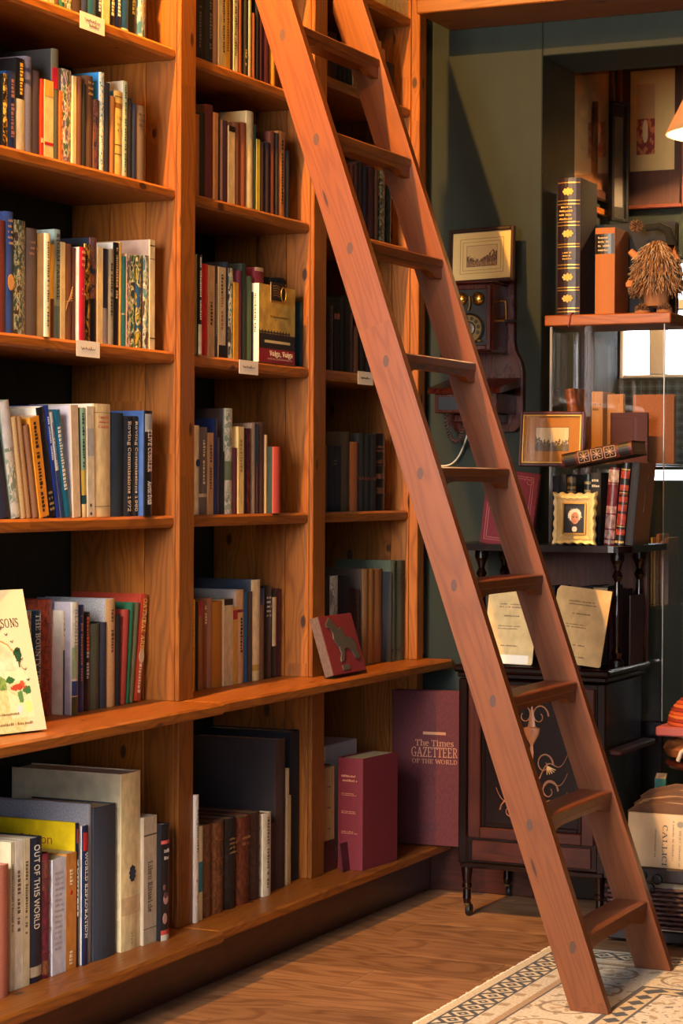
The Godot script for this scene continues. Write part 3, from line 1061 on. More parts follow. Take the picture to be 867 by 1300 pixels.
func portrait() -> void:
	var w := 0.122
	var h := 0.142
	var p := thing("portrait_frame", "ornate cream and gilt photo frame with a portrait on the cabinet shelf", "picture frame", V(0.590, 1.0212, 1.128))
	p.rotation.x = -0.06
	# scalloped outer outline with an opening, as four mitred prisms
	var out := []
	for k in 96:
		var a := k / 96.0 * 4.0
		var side := int(a)
		var f := a - side
		var b: Vector2
		var nn: Vector2
		match side:
			0:
				b = Vector2(-w / 2 + w * f, 0)
				nn = Vector2(0, -1)
			1:
				b = Vector2(w / 2, h * f)
				nn = Vector2(1, 0)
			2:
				b = Vector2(w / 2 - w * f, h)
				nn = Vector2(0, 1)
			_:
				b = Vector2(-w / 2, h - h * f)
				nn = Vector2(-1, 0)
		var wave := 0.0022 * cos(f * TAU * 5.0) - 0.0035 * sin(f * PI)
		out.append(b + nn * wave)
	var inw := 0.066
	var inh := 0.086
	var st := start()
	var steps := [[1.0, 0.004], [0.9, 0.012], [0.62, 0.009], [0.45, 0.013], [0.2, 0.006], [0.0, 0.003]]
	var ring := func(k: int, f: float) -> Vector2:
		var o: Vector2 = out[k % 96]
		var c := o - Vector2(0, h / 2.0)
		var i := Vector2(clampf(c.x, -inw / 2, inw / 2), clampf(c.y, -inh / 2, inh / 2))
		# keep the inner ring rectangular
		var sc := maxf(absf(c.x) / (w / 2.0), absf(c.y) / (h / 2.0))
		i = Vector2(c.x / sc * inw / w, c.y / sc * inh / h)
		return i.lerp(c, f) + Vector2(0, h / 2.0)
	for s in steps.size() - 1:
		for k in 96:
			var a: Vector2 = ring.call(k, steps[s][0])
			var b: Vector2 = ring.call(k + 1, steps[s][0])
			var c: Vector2 = ring.call(k + 1, steps[s + 1][0])
			var d: Vector2 = ring.call(k, steps[s + 1][0])
			var A := Vector3(a.x, a.y, steps[s][1])
			var B := Vector3(b.x, b.y, steps[s][1])
			var C := Vector3(c.x, c.y, steps[s + 1][1])
			var D := Vector3(d.x, d.y, steps[s + 1][1])
			var nrm := (B - A).cross(D - A).normalized()
			if nrm.z < 0:
				nrm = -nrm
			quad(st, A, B, C, D, nrm, [Vector2.ZERO, Vector2.ZERO, Vector2.ZERO, Vector2.ZERO])
	for k in 96:
		var a: Vector2 = ring.call(k, 1.0)
		var b: Vector2 = ring.call(k + 1, 1.0)
		var mid := (a + b) / 2.0 - Vector2(0, h / 2.0)
		quad(st, Vector3(a.x, a.y, 0.004), Vector3(b.x, b.y, 0.004), Vector3(b.x, b.y, -0.004), Vector3(a.x, a.y, -0.004), Vector3(mid.x, mid.y, 0).normalized(), [Vector2.ZERO, Vector2.ZERO, Vector2.ZERO, Vector2.ZERO])
	obj("frame", st, mat("frame_cream", Color("e0c88a"), 0.4, null, 0.15), p)
	st = start()
	for k in 60:
		var a: Vector2 = ring.call(int(k * 1.6), 0.53)
		lathe(st, Vector3(a.x, a.y, 0.009), [Vector2(0, 0.0022), Vector2(0.0016, 0.001), Vector2(0.002, -0.001)], 6)
	obj("beading", st, M.gilt, p)
	st = start()
	for s in [-1.0, 1.0]:
		box(st, Vector3(s * 0.031, h / 2.0, 0.007), Vector3(0.005, 0.086, 0.006), 0.001)
		box(st, Vector3(0, h / 2.0 + s * 0.041, 0.007), Vector3(0.057, 0.005, 0.006), 0.001)
	obj("slip", st, M.gilt, p)
	var im := Image.create(64, 84, false, Image.FORMAT_RGB8)
	var n := noise(351, 0.25, 3)
	for y in 84:
		for x in 64:
			var c := Color("17151c")
			var j := n.get_noise_2d(x, y) * 0.25
			if Vector2((x - 32) / 20.0, (y - 32) / 19.0).length() + j < 1.0:
				c = Color("d8d0c0")
			if Vector2((x - 33) / 12.0, (y - 40) / 17.0).length() < 1.0:
				c = Color("a8705a").lerp(Color("c99078"), clampf((x - 24) / 20.0, 0, 1))
				if absf(y - 37) < 2 and (absf(x - 28) < 3 or absf(x - 38) < 3):
					c = Color("4a2c28")
				if absf(y - 49) < 1 and absf(x - 33) < 5:
					c = Color("7a3c34")
			if Vector2((x - 32) / 8.0, (y - 71) / 8.0).length() < 1.0:
				c = Color("d8d4cc")
			im.set_pixel(x, y, c)
	st = start()
	quad(st, Vector3(-0.030, h / 2 - 0.040, 0.0035), Vector3(0.030, h / 2 - 0.040, 0.0035), Vector3(0.030, h / 2 + 0.040, 0.0035), Vector3(-0.030, h / 2 + 0.040, 0.0035), Vector3(0, 0, 1), [Vector2(0, 1), Vector2(1, 1), Vector2(1, 0), Vector2(0, 0)])
	obj("photograph", st, mat("print_portrait", Color(1, 1, 1), 0.5, tex(im)), p)
	bx("backing", Vector3(0, h / 2.0, -0.001), Vector3(w * 0.9, h * 0.92, 0.004), M.mahogany, p, 0.0)
	bx("strut", Vector3(0, 0.055, -0.025), Vector3(0.03, 0.11, 0.003), M.mahogany, p, 0.0).rotation.x = 0.25


# ---------------------------------------------------------------- telephone
func make_phone() -> void:
	var t := thing("wall_telephone", "antique wooden wall telephone with brass bells, rotary dial and crank", "telephone", V(0.205, 0, 1.4845))
	var wd: Material = M.phone_wood
	# backboard: narrow head flaring to a broad foot
	var right := [Vector2(0.0, 1.80), Vector2(0.05, 1.80), Vector2(0.085, 1.775), Vector2(0.087, 1.59), Vector2(0.092, 1.565), Vector2(0.108, 1.535), Vector2(0.115, 1.505), Vector2(0.115, 1.36), Vector2(0.09, 1.335), Vector2(0.0, 1.33)]
	var poly := PackedVector2Array()
	for p in right:
		poly.append(p)
	for i in range(right.size() - 2, 0, -1):
		poly.append(Vector2(-right[i].x, right[i].y))
	var st := start()
	prism(st, poly, Vector3(0, 0, 0), Vector3.RIGHT, Vector3.UP, Vector3(0, 0, 1), 0.024, 4.0, 2.0)
	obj("backboard", st, wd, t)
	# body box
	var body := bx("body", Vector3(0, 1.655, 0.084), Vector3(0.136, 0.195, 0.12), wd, t, 0.004)
	bx("lid", Vector3(0, 1.7545, 0.086), Vector3(0.148, 0.006, 0.13), wd, t, 0.002)
	st = start()
	for s in [-1.0, 1.0]:
		box(st, Vector3(s * 0.057, 1.655, 0.1475), Vector3(0.014, 0.185, 0.008), 0.002)
		box(st, Vector3(0, 1.655 + s * 0.0855, 0.1475), Vector3(0.1, 0.014, 0.008), 0.002)
	obj("door_frame", st, wd, body)
	bx("face_plate", Vector3(0, 1.655, 0.1455), Vector3(0.1, 0.157, 0.003), M.black_metal, t, 0.0)
	for s in [-1.0, 1.0]:
		st = start()
		var prof := []
		for k in 9:
			var a := PI / 2.0 * k / 8.0
			prof.append(Vector2(0.0195 * cos(a), 0.015 * sin(a)))
		prof.append(Vector2(0, 0.0155))
		lathe(st, Vector3.ZERO, prof, 18)
		var bell := obj("bell", st, M.brass, t)
		bell.transform = Transform3D(Basis(Vector3.RIGHT, PI / 2.0), Vector3(s * 0.026, 1.707, 0.150))
		st = start()
		lathe(st, Vector3.ZERO, [Vector2(0.004, 0.0), Vector2(0.0035, 0.004), Vector2(0, 0.005)], 10)
		var nut := obj("bell_nut", st, M.dull_brass, bell)
		nut.position = Vector3(0, 0.0148, 0)
	st = start()
	tube(st, [Vector3(0, 1.715, 0.152), Vector3(0.002, 1.69, 0.155), Vector3(-0.002, 1.675, 0.154)], 0.0035, 8)
	obj("clapper", st, M.dull_brass, t)
	# dial
	var dial := Node3D.new()
	dial.name = "dial"
	t.add_child(dial)
	dial.transform = Transform3D(Basis(Vector3.RIGHT, PI / 2.0), Vector3(0.0, 1.622, 0.148))
	st = start()
	lathe(st, Vector3.ZERO, [Vector2(0.045, 0), Vector2(0.045, 0.004), Vector2(0.0405, 0.007), Vector2(0.0, 0.007)], 28)
	obj("dial_base", st, M.black_metal, dial)
	st = start()
	lathe(st, Vector3(0, 0.0075, 0), [Vector2(0.0395, 0.0), Vector2(0.040, 0.003), Vector2(0.038, 0.0042), Vector2(0.022, 0.0042), Vector2(0.0215, 0.002)], 28)
	obj("finger_wheel", st, M.dull_brass, dial)
	for k in 10:
		var a := -0.35 + TAU * k / 12.0
		st = start()
		lathe(st, Vector3(cos(a) * 0.0308, 0.0108, -sin(a) * 0.0308), [Vector2(0.0058, 0.0), Vector2(0.0058, 0.0016), Vector2(0, 0.0016)], 12)
		obj("finger_hole", st, M.black_metal, dial)
	st = start()
	lathe(st, Vector3(0, 0.0085, 0), [Vector2(0.0195, 0.0), Vector2(0.0185, 0.005), Vector2(0.012, 0.0058), Vector2(0, 0.006)], 24)
	obj("dial_hub", st, mat("hub", Color("4a4038"), 0.35, null, 0.5), dial)
	st = start()
	box(st, Vector3(0.033, 1.588, 0.158), Vector3(0.012, 0.006, 0.006), 0.001)
	obj("finger_stop", st, M.dull_brass, t)
	# crank on the side
	var crank := Node3D.new()
	crank.name = "crank"
	t.add_child(crank)
	st = start()
	tube(st, [Vector3(0.068, 1.648, 0.085), Vector3(0.088, 1.648, 0.085)], 0.004, 8)
	tube(st, [Vector3(0.086, 1.648, 0.085), Vector3(0.086, 1.702, 0.092)], 0.003, 8)
	tube(st, [Vector3(0.089, 1.702, 0.092), Vector3(0.070, 1.7035, 0.092)], 0.0034, 8)
	obj("crank_arm", st, M.brass, crank)
	st = start()
	tube(st, [Vector3(0.084, 1.645, 0.092), Vector3(0.118, 1.646, 0.092)], 0.0045, 10)
	obj("crank_grip", st, M.black_metal, crank)
	# sloping writing shelf with a box below
	st = start()
	var slope := PackedVector2Array([Vector2(0.024, 1.482), Vector2(0.03, 1.488), Vector2(0.19, 1.455), Vector2(0.196, 1.447), Vector2(0.192, 1.438), Vector2(0.024, 1.462)])
	prism(st, slope, Vector3(-0.109, 0, 0), Vector3(0, 0, 1), Vector3.UP, Vector3.RIGHT, 0.218, 3.0, 3.0)
	obj("writing_slope", st, wd, t)
	bx("battery_box", Vector3(0, 1.412, 0.1), Vector3(0.19, 0.056, 0.152), wd, t, 0.003)
	bx("battery_door", Vector3(0, 1.412, 0.1765), Vector3(0.165, 0.036, 0.002), mat("smoked_panel", Color("20242c"), 0.3), t, 0.0)
	bx("bracket", Vector3(0, 1.372, 0.06), Vector3(0.14, 0.026, 0.07), wd, t, 0.004)
	# handset on its hook and coiled cord
	st = start()
	tube(st, [Vector3(-0.098, 1.70, 0.085), Vector3(-0.104, 1.66, 0.09), Vector3(-0.104, 1.60, 0.09), Vector3(-0.098, 1.56, 0.085)], 0.011, 10)
	lathe(st, Vector3(-0.094, 1.70, 0.085), [Vector2(0, -0.012), Vector2(0.018, -0.01), Vector2(0.021, 0.01), Vector2(0, 0.014)], 14)
	lathe(st, Vector3(-0.094, 1.55, 0.085), [Vector2(0, -0.014), Vector2(0.021, -0.01), Vector2(0.018, 0.012), Vector2(0, 0.014)], 14)
	obj("handset", st, M.black_metal, t)
	st = start()
	var pts := []
	for i in 260:
		var s := i / 259.0
		var a := s * TAU * 26.0
		var q := Curve3D.new()
		var c := Vector3(-0.088 + 0.062 * (0.5 - 0.5 * cos(PI * s)), 1.40 - 0.095 * sin(PI * s), 0.11)
		var fw := Vector3(0.062 * 0.5 * PI * sin(PI * s), -0.095 * PI * cos(PI * s), 0).normalized()
		var sd := Vector3(-fw.y, fw.x, 0)
		pts.append(c + sd * cos(a) * 0.0055 + Vector3(0, 0, 1) * sin(a) * 0.0055)
	tube(st, pts, 0.0021, 5)
	obj("coiled_cord", st, mat("cord_brown", Color("4a3028"), 0.6), t)
	var w := thing("white_cable", "thin white cable hanging in a curve under the telephone", "cable", V(0.14, 1.24, 1.455))
	st = start()
	pts = []
	for i in 16:
		var s := i / 15.0
		pts.append(Vector3(-0.07 + 0.085 * s, 0.10 * s * s * s - 0.004, 0.0))
	pts.push_front(Vector3(-0.10, 0.006, 0.0))
	pts.append(Vector3(0.017, 0.16, 0.0))
	tube(st, pts, 0.0024, 6)
	obj("cable_run", st, mat("cable_white", Color("cfc6b4"), 0.5), w)


# ---------------------------------------------------------------- cabinet
func turned(h: float, r: float) -> Array:
	return [Vector2(0, 0), Vector2(r * 1.5, 0), Vector2(r * 1.5, h * 0.05), Vector2(r * 0.9, h * 0.07), Vector2(r * 1.25, h * 0.12), Vector2(r * 0.7, h * 0.17), Vector2(r * 0.95, h * 0.3), Vector2(r * 1.15, h * 0.45), Vector2(r * 0.95, h * 0.62), Vector2(r * 0.6, h * 0.74), Vector2(r * 1.2, h * 0.79), Vector2(r * 0.65, h * 0.84), Vector2(r * 1.1, h * 0.9), Vector2(r * 1.5, h * 0.93), Vector2(r * 1.5, h), Vector2(0, h)]


func make_cabinet() -> void:
	var c := thing("music_cabinet", "dark carved antique cabinet with turned columns, two open shelves and castored legs", "cabinet", V(0.475, 0, 1.29))
	var e: Material = M.ebony
	# local z = +toward the room; front at z 0.17, back at -0.18
	bx("body", Vector3(0, 0.40, -0.005), Vector3(0.40, 0.505, 0.345), e, c, 0.004)
	bx("lower_rail", Vector3(0, 0.142, -0.005), Vector3(0.41, 0.014, 0.355), e, c, 0.003)
	# door in the front: frame, panel, carving
	var door := Node3D.new()
	door.name = "door"
	c.add_child(door)
	var st := start()
	for s in [-1.0, 1.0]:
		box(st, Vector3(s * 0.162, 0.43, 0.172), Vector3(0.035, 0.42, 0.014), 0.003)
		box(st, Vector3(0, 0.43 + s * 0.195, 0.172), Vector3(0.29, 0.03, 0.014), 0.003, 0)
	obj("door_frame", st, M.mahogany, door)
	st = start()
	for s in [-1.0, 1.0]:
		box(st, Vector3(s * 0.138, 0.43, 0.1695), Vector3(0.012, 0.36, 0.008), 0.003)
		box(st, Vector3(0, 0.43 + s * 0.174, 0.1695), Vector3(0.264, 0.012, 0.008), 0.003, 0)
	obj("door_moulding", st, e, door)
	var cv := mat("inlay", Color("8a5230"), 0.4)
	var pale := mat("inlay_pale", Color("c89860"), 0.4)
	# carved urn, scrolls and sprays in low relief
	st = start()
	lathe(st, Vector3(0.0, 0.50, 0.168), [Vector2(0.002, -0.09), Vector2(0.006, -0.04), Vector2(0.004, -0.02), Vector2(0.020, 0.008), Vector2(0.024, 0.026), Vector2(0.012, 0.03), Vector2(0.009, 0.045), Vector2(0.002, 0.085), Vector2(0, 0.088)], 14, Vector3(1, 1, 0.25))
	obj("carved_urn", st, cv, door)
	st = start()
	for s in [-1.0, 1.0]:
		for k in 4:
			var pts := []
			var o := Vector3(s * (0.022 + 0.014 * k), [0.56, 0.43, 0.36, 0.30][k], 0.1675)
			for i in 18:
				var a := i * 0.42
				var r := 0.026 - 0.0012 * i
				pts.append(o + Vector3(s * r * cos(a), r * sin(a) * 1.25, 0))
			tube(st, pts, 0.0026, 5, 0.0012)
		for k in 3:
			var b := Vector3(s * 0.012, 0.29 + 0.05 * k, 0.1675)
			var pts := []
			for i in 12:
				var f := i / 11.0
				pts.append(b + Vector3(s * (0.01 + 0.08 * f), 0.075 * f + 0.02 * sin(f * 6.0), 0))
			tube(st, pts, 0.0024, 5, 0.0008)
	obj("carved_scrolls", st, cv, door)
	st = start()
	for s in [-1.0, 1.0]:
		for k in 5:
			var a := 0.4 + k * 0.3
			var o := Vector3(s * 0.045, 0.425, 0.1675)
			tube(st, [o, o + Vector3(s * 0.026 * cos(a), -0.022 * sin(a), 0.0005)], 0.0026, 5, 0.001)
	obj("carved_shell", st, pale, door)
	bx("plinth_panel", Vector3(0, 0.185, 0.1695), Vector3(0.34, 0.055, 0.006), M.mahogany, c, 0.002, 0)
	# castored legs
	for s in [[-0.19, 0.155], [0.19, 0.155], [-0.19, -0.16], [0.19, -0.16]]:
		st = start()
		lathe(st, Vector3(s[0], 0.0, s[1]), [Vector2(0.009, 0.036), Vector2(0.0115, 0.05), Vector2(0.010, 0.075), Vector2(0.0135, 0.08), Vector2(0.0135, 0.088), Vector2(0.011, 0.092), Vector2(0.015, 0.125), Vector2(0.016, 0.137)], 14)
		var leg := obj("leg", st, e, c)
		st = start()
		lathe(st, Vector3.ZERO, [Vector2(0, -0.006), Vector2(0.016, -0.006), Vector2(0.017, -0.003), Vector2(0.017, 0.003), Vector2(0.016, 0.006), Vector2(0, 0.006)], 16)
		var wheel := obj("caster", st, M.black_metal, leg)
		wheel.transform = Transform3D(Basis(Vector3(0, 0, 1), PI / 2.0), Vector3(s[0] + 0.004, 0.0172, s[1] - 0.006))
		st = start()
		box(st, Vector3(s[0], 0.034, s[1] - 0.003), Vector3(0.016, 0.012, 0.018), 0.002)
		obj("caster_fork", st, M.dull_brass, leg)
	# corner posts of the body
	for s in [-1.0, 1.0]:
		bx("corner_post", Vector3(s * 0.197, 0.4, 0.161), Vector3(0.026, 0.508, 0.026), e, c, 0.004)
	# lower shelf slab with a moulded edge
	st = start()
	box(st, Vector3(0.0, 0.681, -0.002), Vector3(0.446, 0.020, 0.375), 0.006, 0, roff())
	box(st, Vector3(0.0, 0.664, -0.002), Vector3(0.425, 0.014, 0.360), 0.003, 0, roff())
	obj("shelf", st, e, c)
	bx("back_panel", Vector3(0.0, 0.845, -0.172), Vector3(0.44, 0.306, 0.012), M.mahogany, c, 0.002)
	for s in [[-0.197, 0.04], [0.197, 0.04], [-0.2, -0.15], [0.2, -0.15]]:
		st = start()
		lathe(st, Vector3(s[0], 0.6912, s[1]), turned(0.309, 0.0125), 16)
		obj("column", st, e, c)
	# upper shelf with rounded front corners
	st = start()
	var half := []
	for k in 7:
		var a := PI / 2.0 * k / 6.0
		half.append(Vector2(0.215 + 0.055 * sin(a), 0.125 + 0.055 * cos(a)))
	var poly := PackedVector2Array([Vector2(0.27, -0.18), Vector2(-0.27, -0.18)])
	for k in range(6, -1, -1):
		poly.append(Vector2(-half[k].x, half[k].y))
	for k in 7:
		poly.append(half[k])
	prism(st, poly, Vector3(0, 1.003, 0), Vector3.RIGHT, Vector3(0, 0, 1), Vector3.UP, 0.0175, 2.0, 2.0)
	obj("shelf", st, e, c)
	# small side ledge
	bx("side_ledge", Vector3(0.222, 0.468, -0.02), Vector3(0.04, 0.016, 0.32), M.mahogany, c, 0.004, 2)


# book whose spine faces the room's near end (-u); x0..x1 its thickness
func book_facing(label: String, x0: float, x1: float, y: float, u: float, h: float, d: float, style: String, hex: String, extras: Array, group: String, lean := 0.0) -> Node3D:
	var a := deg_to_rad(lean)
	var t := (x1 - x0) * cos(a)
	var root := thing(BOOK_NAME[style], label, "book", V((x0 + x1) / 2.0, y + t / 2.0 * absf(sin(a)) + 0.0004, u), group)
	root.basis = Basis(Vector3(0, 0, 1), -a) * Basis(Vector3.UP, -PI / 2.0)
	book_parts(root, t, h, d, style, hex, extras)
	return root


func make_cabinet_items() -> void:
	var g := "books on the cabinet's upper shelf"
	var y := 1.0208
	# red cover facing out
	var r := thing("hardback_book", "large crimson book with gilt border standing face out on the cabinet", "book", V(0.292, y + 0.0030, 1.20), g)
	r.basis = Basis(Vector3(0, 0, 1), -0.115) * Basis(Vector3.UP, PI + 0.05)
	book_parts(r, 0.020, 0.206, 0.150, "h", "7a1626", [])
	var gm: Material = mat("blind_gilt", Color("a8524a"), 0.4)
	var st := start()
	for k in [0.0, 0.006]:
		box(st, Vector3(-0.075, 0.012 + k, -0.0103), Vector3(0.124 - 2 * k, 0.0012, 0.0006), 0.0)
		box(st, Vector3(-0.075, 0.194 - k, -0.0103), Vector3(0.124 - 2 * k, 0.0012, 0.0006), 0.0)
		box(st, Vector3(-0.013 - k, 0.103, -0.0103), Vector3(0.0012, 0.182 - 2 * k, 0.0006), 0.0)
		box(st, Vector3(-0.137 + k, 0.103, -0.0103), Vector3(0.0012, 0.182 - 2 * k, 0.0006), 0.0)
	obj("border_line", st, gm, r)
	for o in [Vector3(-0.125, 0.182, -0.0105), Vector3(-0.125, 0.024, -0.0105)]:
		st = start()
		var pts := []
		for i in 22:
			var a := i * 0.5
			pts.append(o + Vector3(cos(a), sin(a), 0) * (0.014 - 0.0006 * i))
		tube(st, pts, 0.0009, 4)
		obj("scroll_ornament", st, gm, r)
	# standing row
	for b in [
		["first dark blue cloth volume beside the crimson book", 0.498, 0.516, 0.185, "h", "1a2030", [], 0.0],
		["second dark blue cloth volume behind the portrait frame", 0.517, 0.536, 0.19, "h", "171c2a", [], 0.0],
		["black leather volume with gilt bands behind the portrait frame", 0.537, 0.562, 0.185, "l", "1b1a1c", [["b", "0.6", "0.98", "6a5a38"], ["b", "0.7", "0.76", "1b1a1c"], ["b", "0.85", "0.9", "1b1a1c"]], 0.0],
		["dark green leather volume behind the portrait frame", 0.586, 0.608, 0.19, "l", "18211f", [["b", "0.86", "0.9", "8a8058"], ["b", "0.74", "0.78", "8a8058"]], 0.0],
		["black clothbound volume with silver title behind the portrait frame", 0.612, 0.640, 0.195, "h", "1d1c22", [["mh", "b8b0a0", "0.78", "0.93"]], 0.0],
		["claret leather volume with silver floral tooling", 0.648, 0.677, 0.208, "l", "6a2028", [["b", "0.78", "0.97", "b89a8a"], ["b", "0.08", "0.5", "a8807a"], ["b", "0.02", "0.06", "b89a8a"]], 4.0],
		["black leather volume with red panels and gilt lines", 0.679, 0.704, 0.221, "l", "15151a", [["b", "0.80", "0.90", "a83a28"], ["b", "0.66", "0.73", "a83a28"], ["b", "0.52", "0.62", "a83a28"], ["b", "0.41", "0.49", "a83a28"], ["b", "0.24", "0.38", "a83a28"], ["b", "0.12", "0.21", "a83a28"], ["b", "0.91", "0.925", "c8a860"], ["b", "0.63", "0.64", "c8a860"], ["b", "0.22", "0.23", "c8a860"], ["b", "0.02", "0.05", "c8a860"]], 5.0]]:
		book_facing(b[0], b[1], b[2], y, 1.195 if b[1] > 0.6 else 1.215, b[3], 0.15, b[4], b[5], b[6], g, b[7])
	# navy spined book with a tan cover bearing a feather
	r = book_facing("navy spined book with a tan feather-stamped cover beside the red panelled volume", 0.707, 0.729, y, 1.20, 0.222, 0.15, "h", "161c2a", [["c", "a8744a"]], g, 5.0)
	st = start()
	tube(st, [Vector3(-0.072, 0.09, -0.0114), Vector3(-0.075, 0.13, -0.0114), Vector3(-0.082, 0.165, -0.0114), Vector3(-0.095, 0.188, -0.0114)], 0.0012, 4)
	prism(st, PackedVector2Array([Vector2(0, 0), Vector2(0.012, 0.03), Vector2(0.002, 0.062), Vector2(-0.01, 0.04)]), Vector3(-0.08, 0.13, -0.0112), Vector3.RIGHT, Vector3.UP, Vector3(0, 0, -1), 0.0005)
	obj("feather_stamp", st, ink("6a4630"), r)
	# book lying across the row
	r = thing("leather_book", "red and black tooled leather book lying slantwise across the cabinet row", "book", V(0.535, 1.2155, 1.165), g)
	var slant := 0.185
	r.position = V(0.540, 1.2465, 1.165)
	r.basis = Basis(Vector3(0, 0, 1), slant) * Basis(Vector3(0, 0, 1), Vector3(1, 0, 0), Vector3(0, 1, 0))
	book_parts(r, 0.038, 0.20, 0.14, "l", "5c1c1c", [["b", "0.03", "0.19", "16161c"], ["b", "0.80", "0.95", "16161c"], ["b", "0.24", "0.40", "3a2420"], ["b", "0.43", "0.58", "3a2420"], ["b", "0.61", "0.76", "3a2420"]])
	var orn := start()
	for k in 3:
		var cy := 0.2 * (0.32 + 0.185 * k)
		for i in 8:
			var a := TAU * i / 8.0
			tube(orn, [Vector3(0.0012, cy, 0), Vector3(0.0012, cy + 0.0125 * cos(a), 0.0125 * sin(a))], 0.0009, 4)
		for s in [-1.0, 1.0]:
			box(orn, Vector3(0.0012, cy + s * 0.0150, 0), Vector3(0.0008, 0.001, 0.03), 0.0)
			box(orn, Vector3(0.0012, cy, s * 0.0145), Vector3(0.0008, 0.03, 0.001), 0.0)
	obj("gilt_tooling", orn, mat("tooling", Color("b89070"), 0.4), r)
	# pamphlets on the lower shelf
	pamphlet("cream pamphlet with a white slip leaning between the ladder stringers", V(0.398, 0.6915, 1.140), 0.140, 0.200, -0.02, true)
	pamphlet("buff pamphlet with centred title leaning on the cabinet's lower shelf", V(0.585, 0.6915, 1.140), 0.152, 0.208, -0.10, false)
	var g2 := "books behind the pamphlets"
	book_facing("maroon book beside the turned column on the cabinet's lower shelf", 0.640, 0.664, 0.6912, 1.275, 0.205, 0.14, "h", "4a1620", [], g2)
	book_facing("dark brown book behind the turned column", 0.690, 0.694, 0.6912, 1.30, 0.19, 0.12, "h", "3a2420", [], g2)
	book_facing("black book with pale slips standing behind the buff pamphlet", 0.555, 0.585, 0.6912, 1.285, 0.212, 0.14, "h", "1c1a20", [], g2)
	book_facing("navy book standing behind the cream pamphlet", 0.452, 0.480, 0.6912, 1.285, 0.21, 0.14, "h", "1a2030", [], g2)
	book_facing("umber book standing behind the buff pamphlet", 0.590, 0.632, 0.6912, 1.285, 0.214, 0.14, "h", "32221c", [["b", "0.93", "0.98", "c8a878"]], g2)


func pamphlet(label: String, at: Vector3, w: float, h: float, tilt: float, slip: bool) -> void:
	var p := thing("pamphlet", label, "pamphlet", at, "pamphlets on the cabinet's lower shelf")
	p.rotation = Vector3(-0.20, 0.04, tilt)
	p.position.y += absf(tilt) * w / 2.0 + 0.002
	var st := start()
	var pm := mat("pamphlet_paper", Color("d9bb86"), 0.85, T.rub)
	prism(st, PackedVector2Array([Vector2(-w / 2, 0), Vector2(w / 2 - 0.004, 0), Vector2(w / 2, 0.004), Vector2(w / 2, h), Vector2(-w / 2 + 0.008, h), Vector2(-w / 2, h - 0.012)]), Vector3.ZERO, Vector3.RIGHT, Vector3.UP, Vector3(0, 0, 1), 0.003, 4.0, 4.0)
	obj("cover", st, pm, p)
	var im := ink("6a5238")
	for l in [[0.80, 0.5, 2, 0.016], [0.66, 0.3, 1, 0.006], [0.50, 0.5, 2, 0.014], [0.25, 0.34, 1, 0.005], [0.10, 0.34, 1, 0.006]]:
		strokes(Vector3(0, h * l[0], 0.0034), Vector3.RIGHT, Vector3.UP, w * l[1], l[3], im, p, l[2], "printed_line")
	if slip:
		bx("paper_slip", Vector3(0.015, 0.013, 0.0036), Vector3(0.085, 0.024, 0.0006), M.card, p, 0.0)


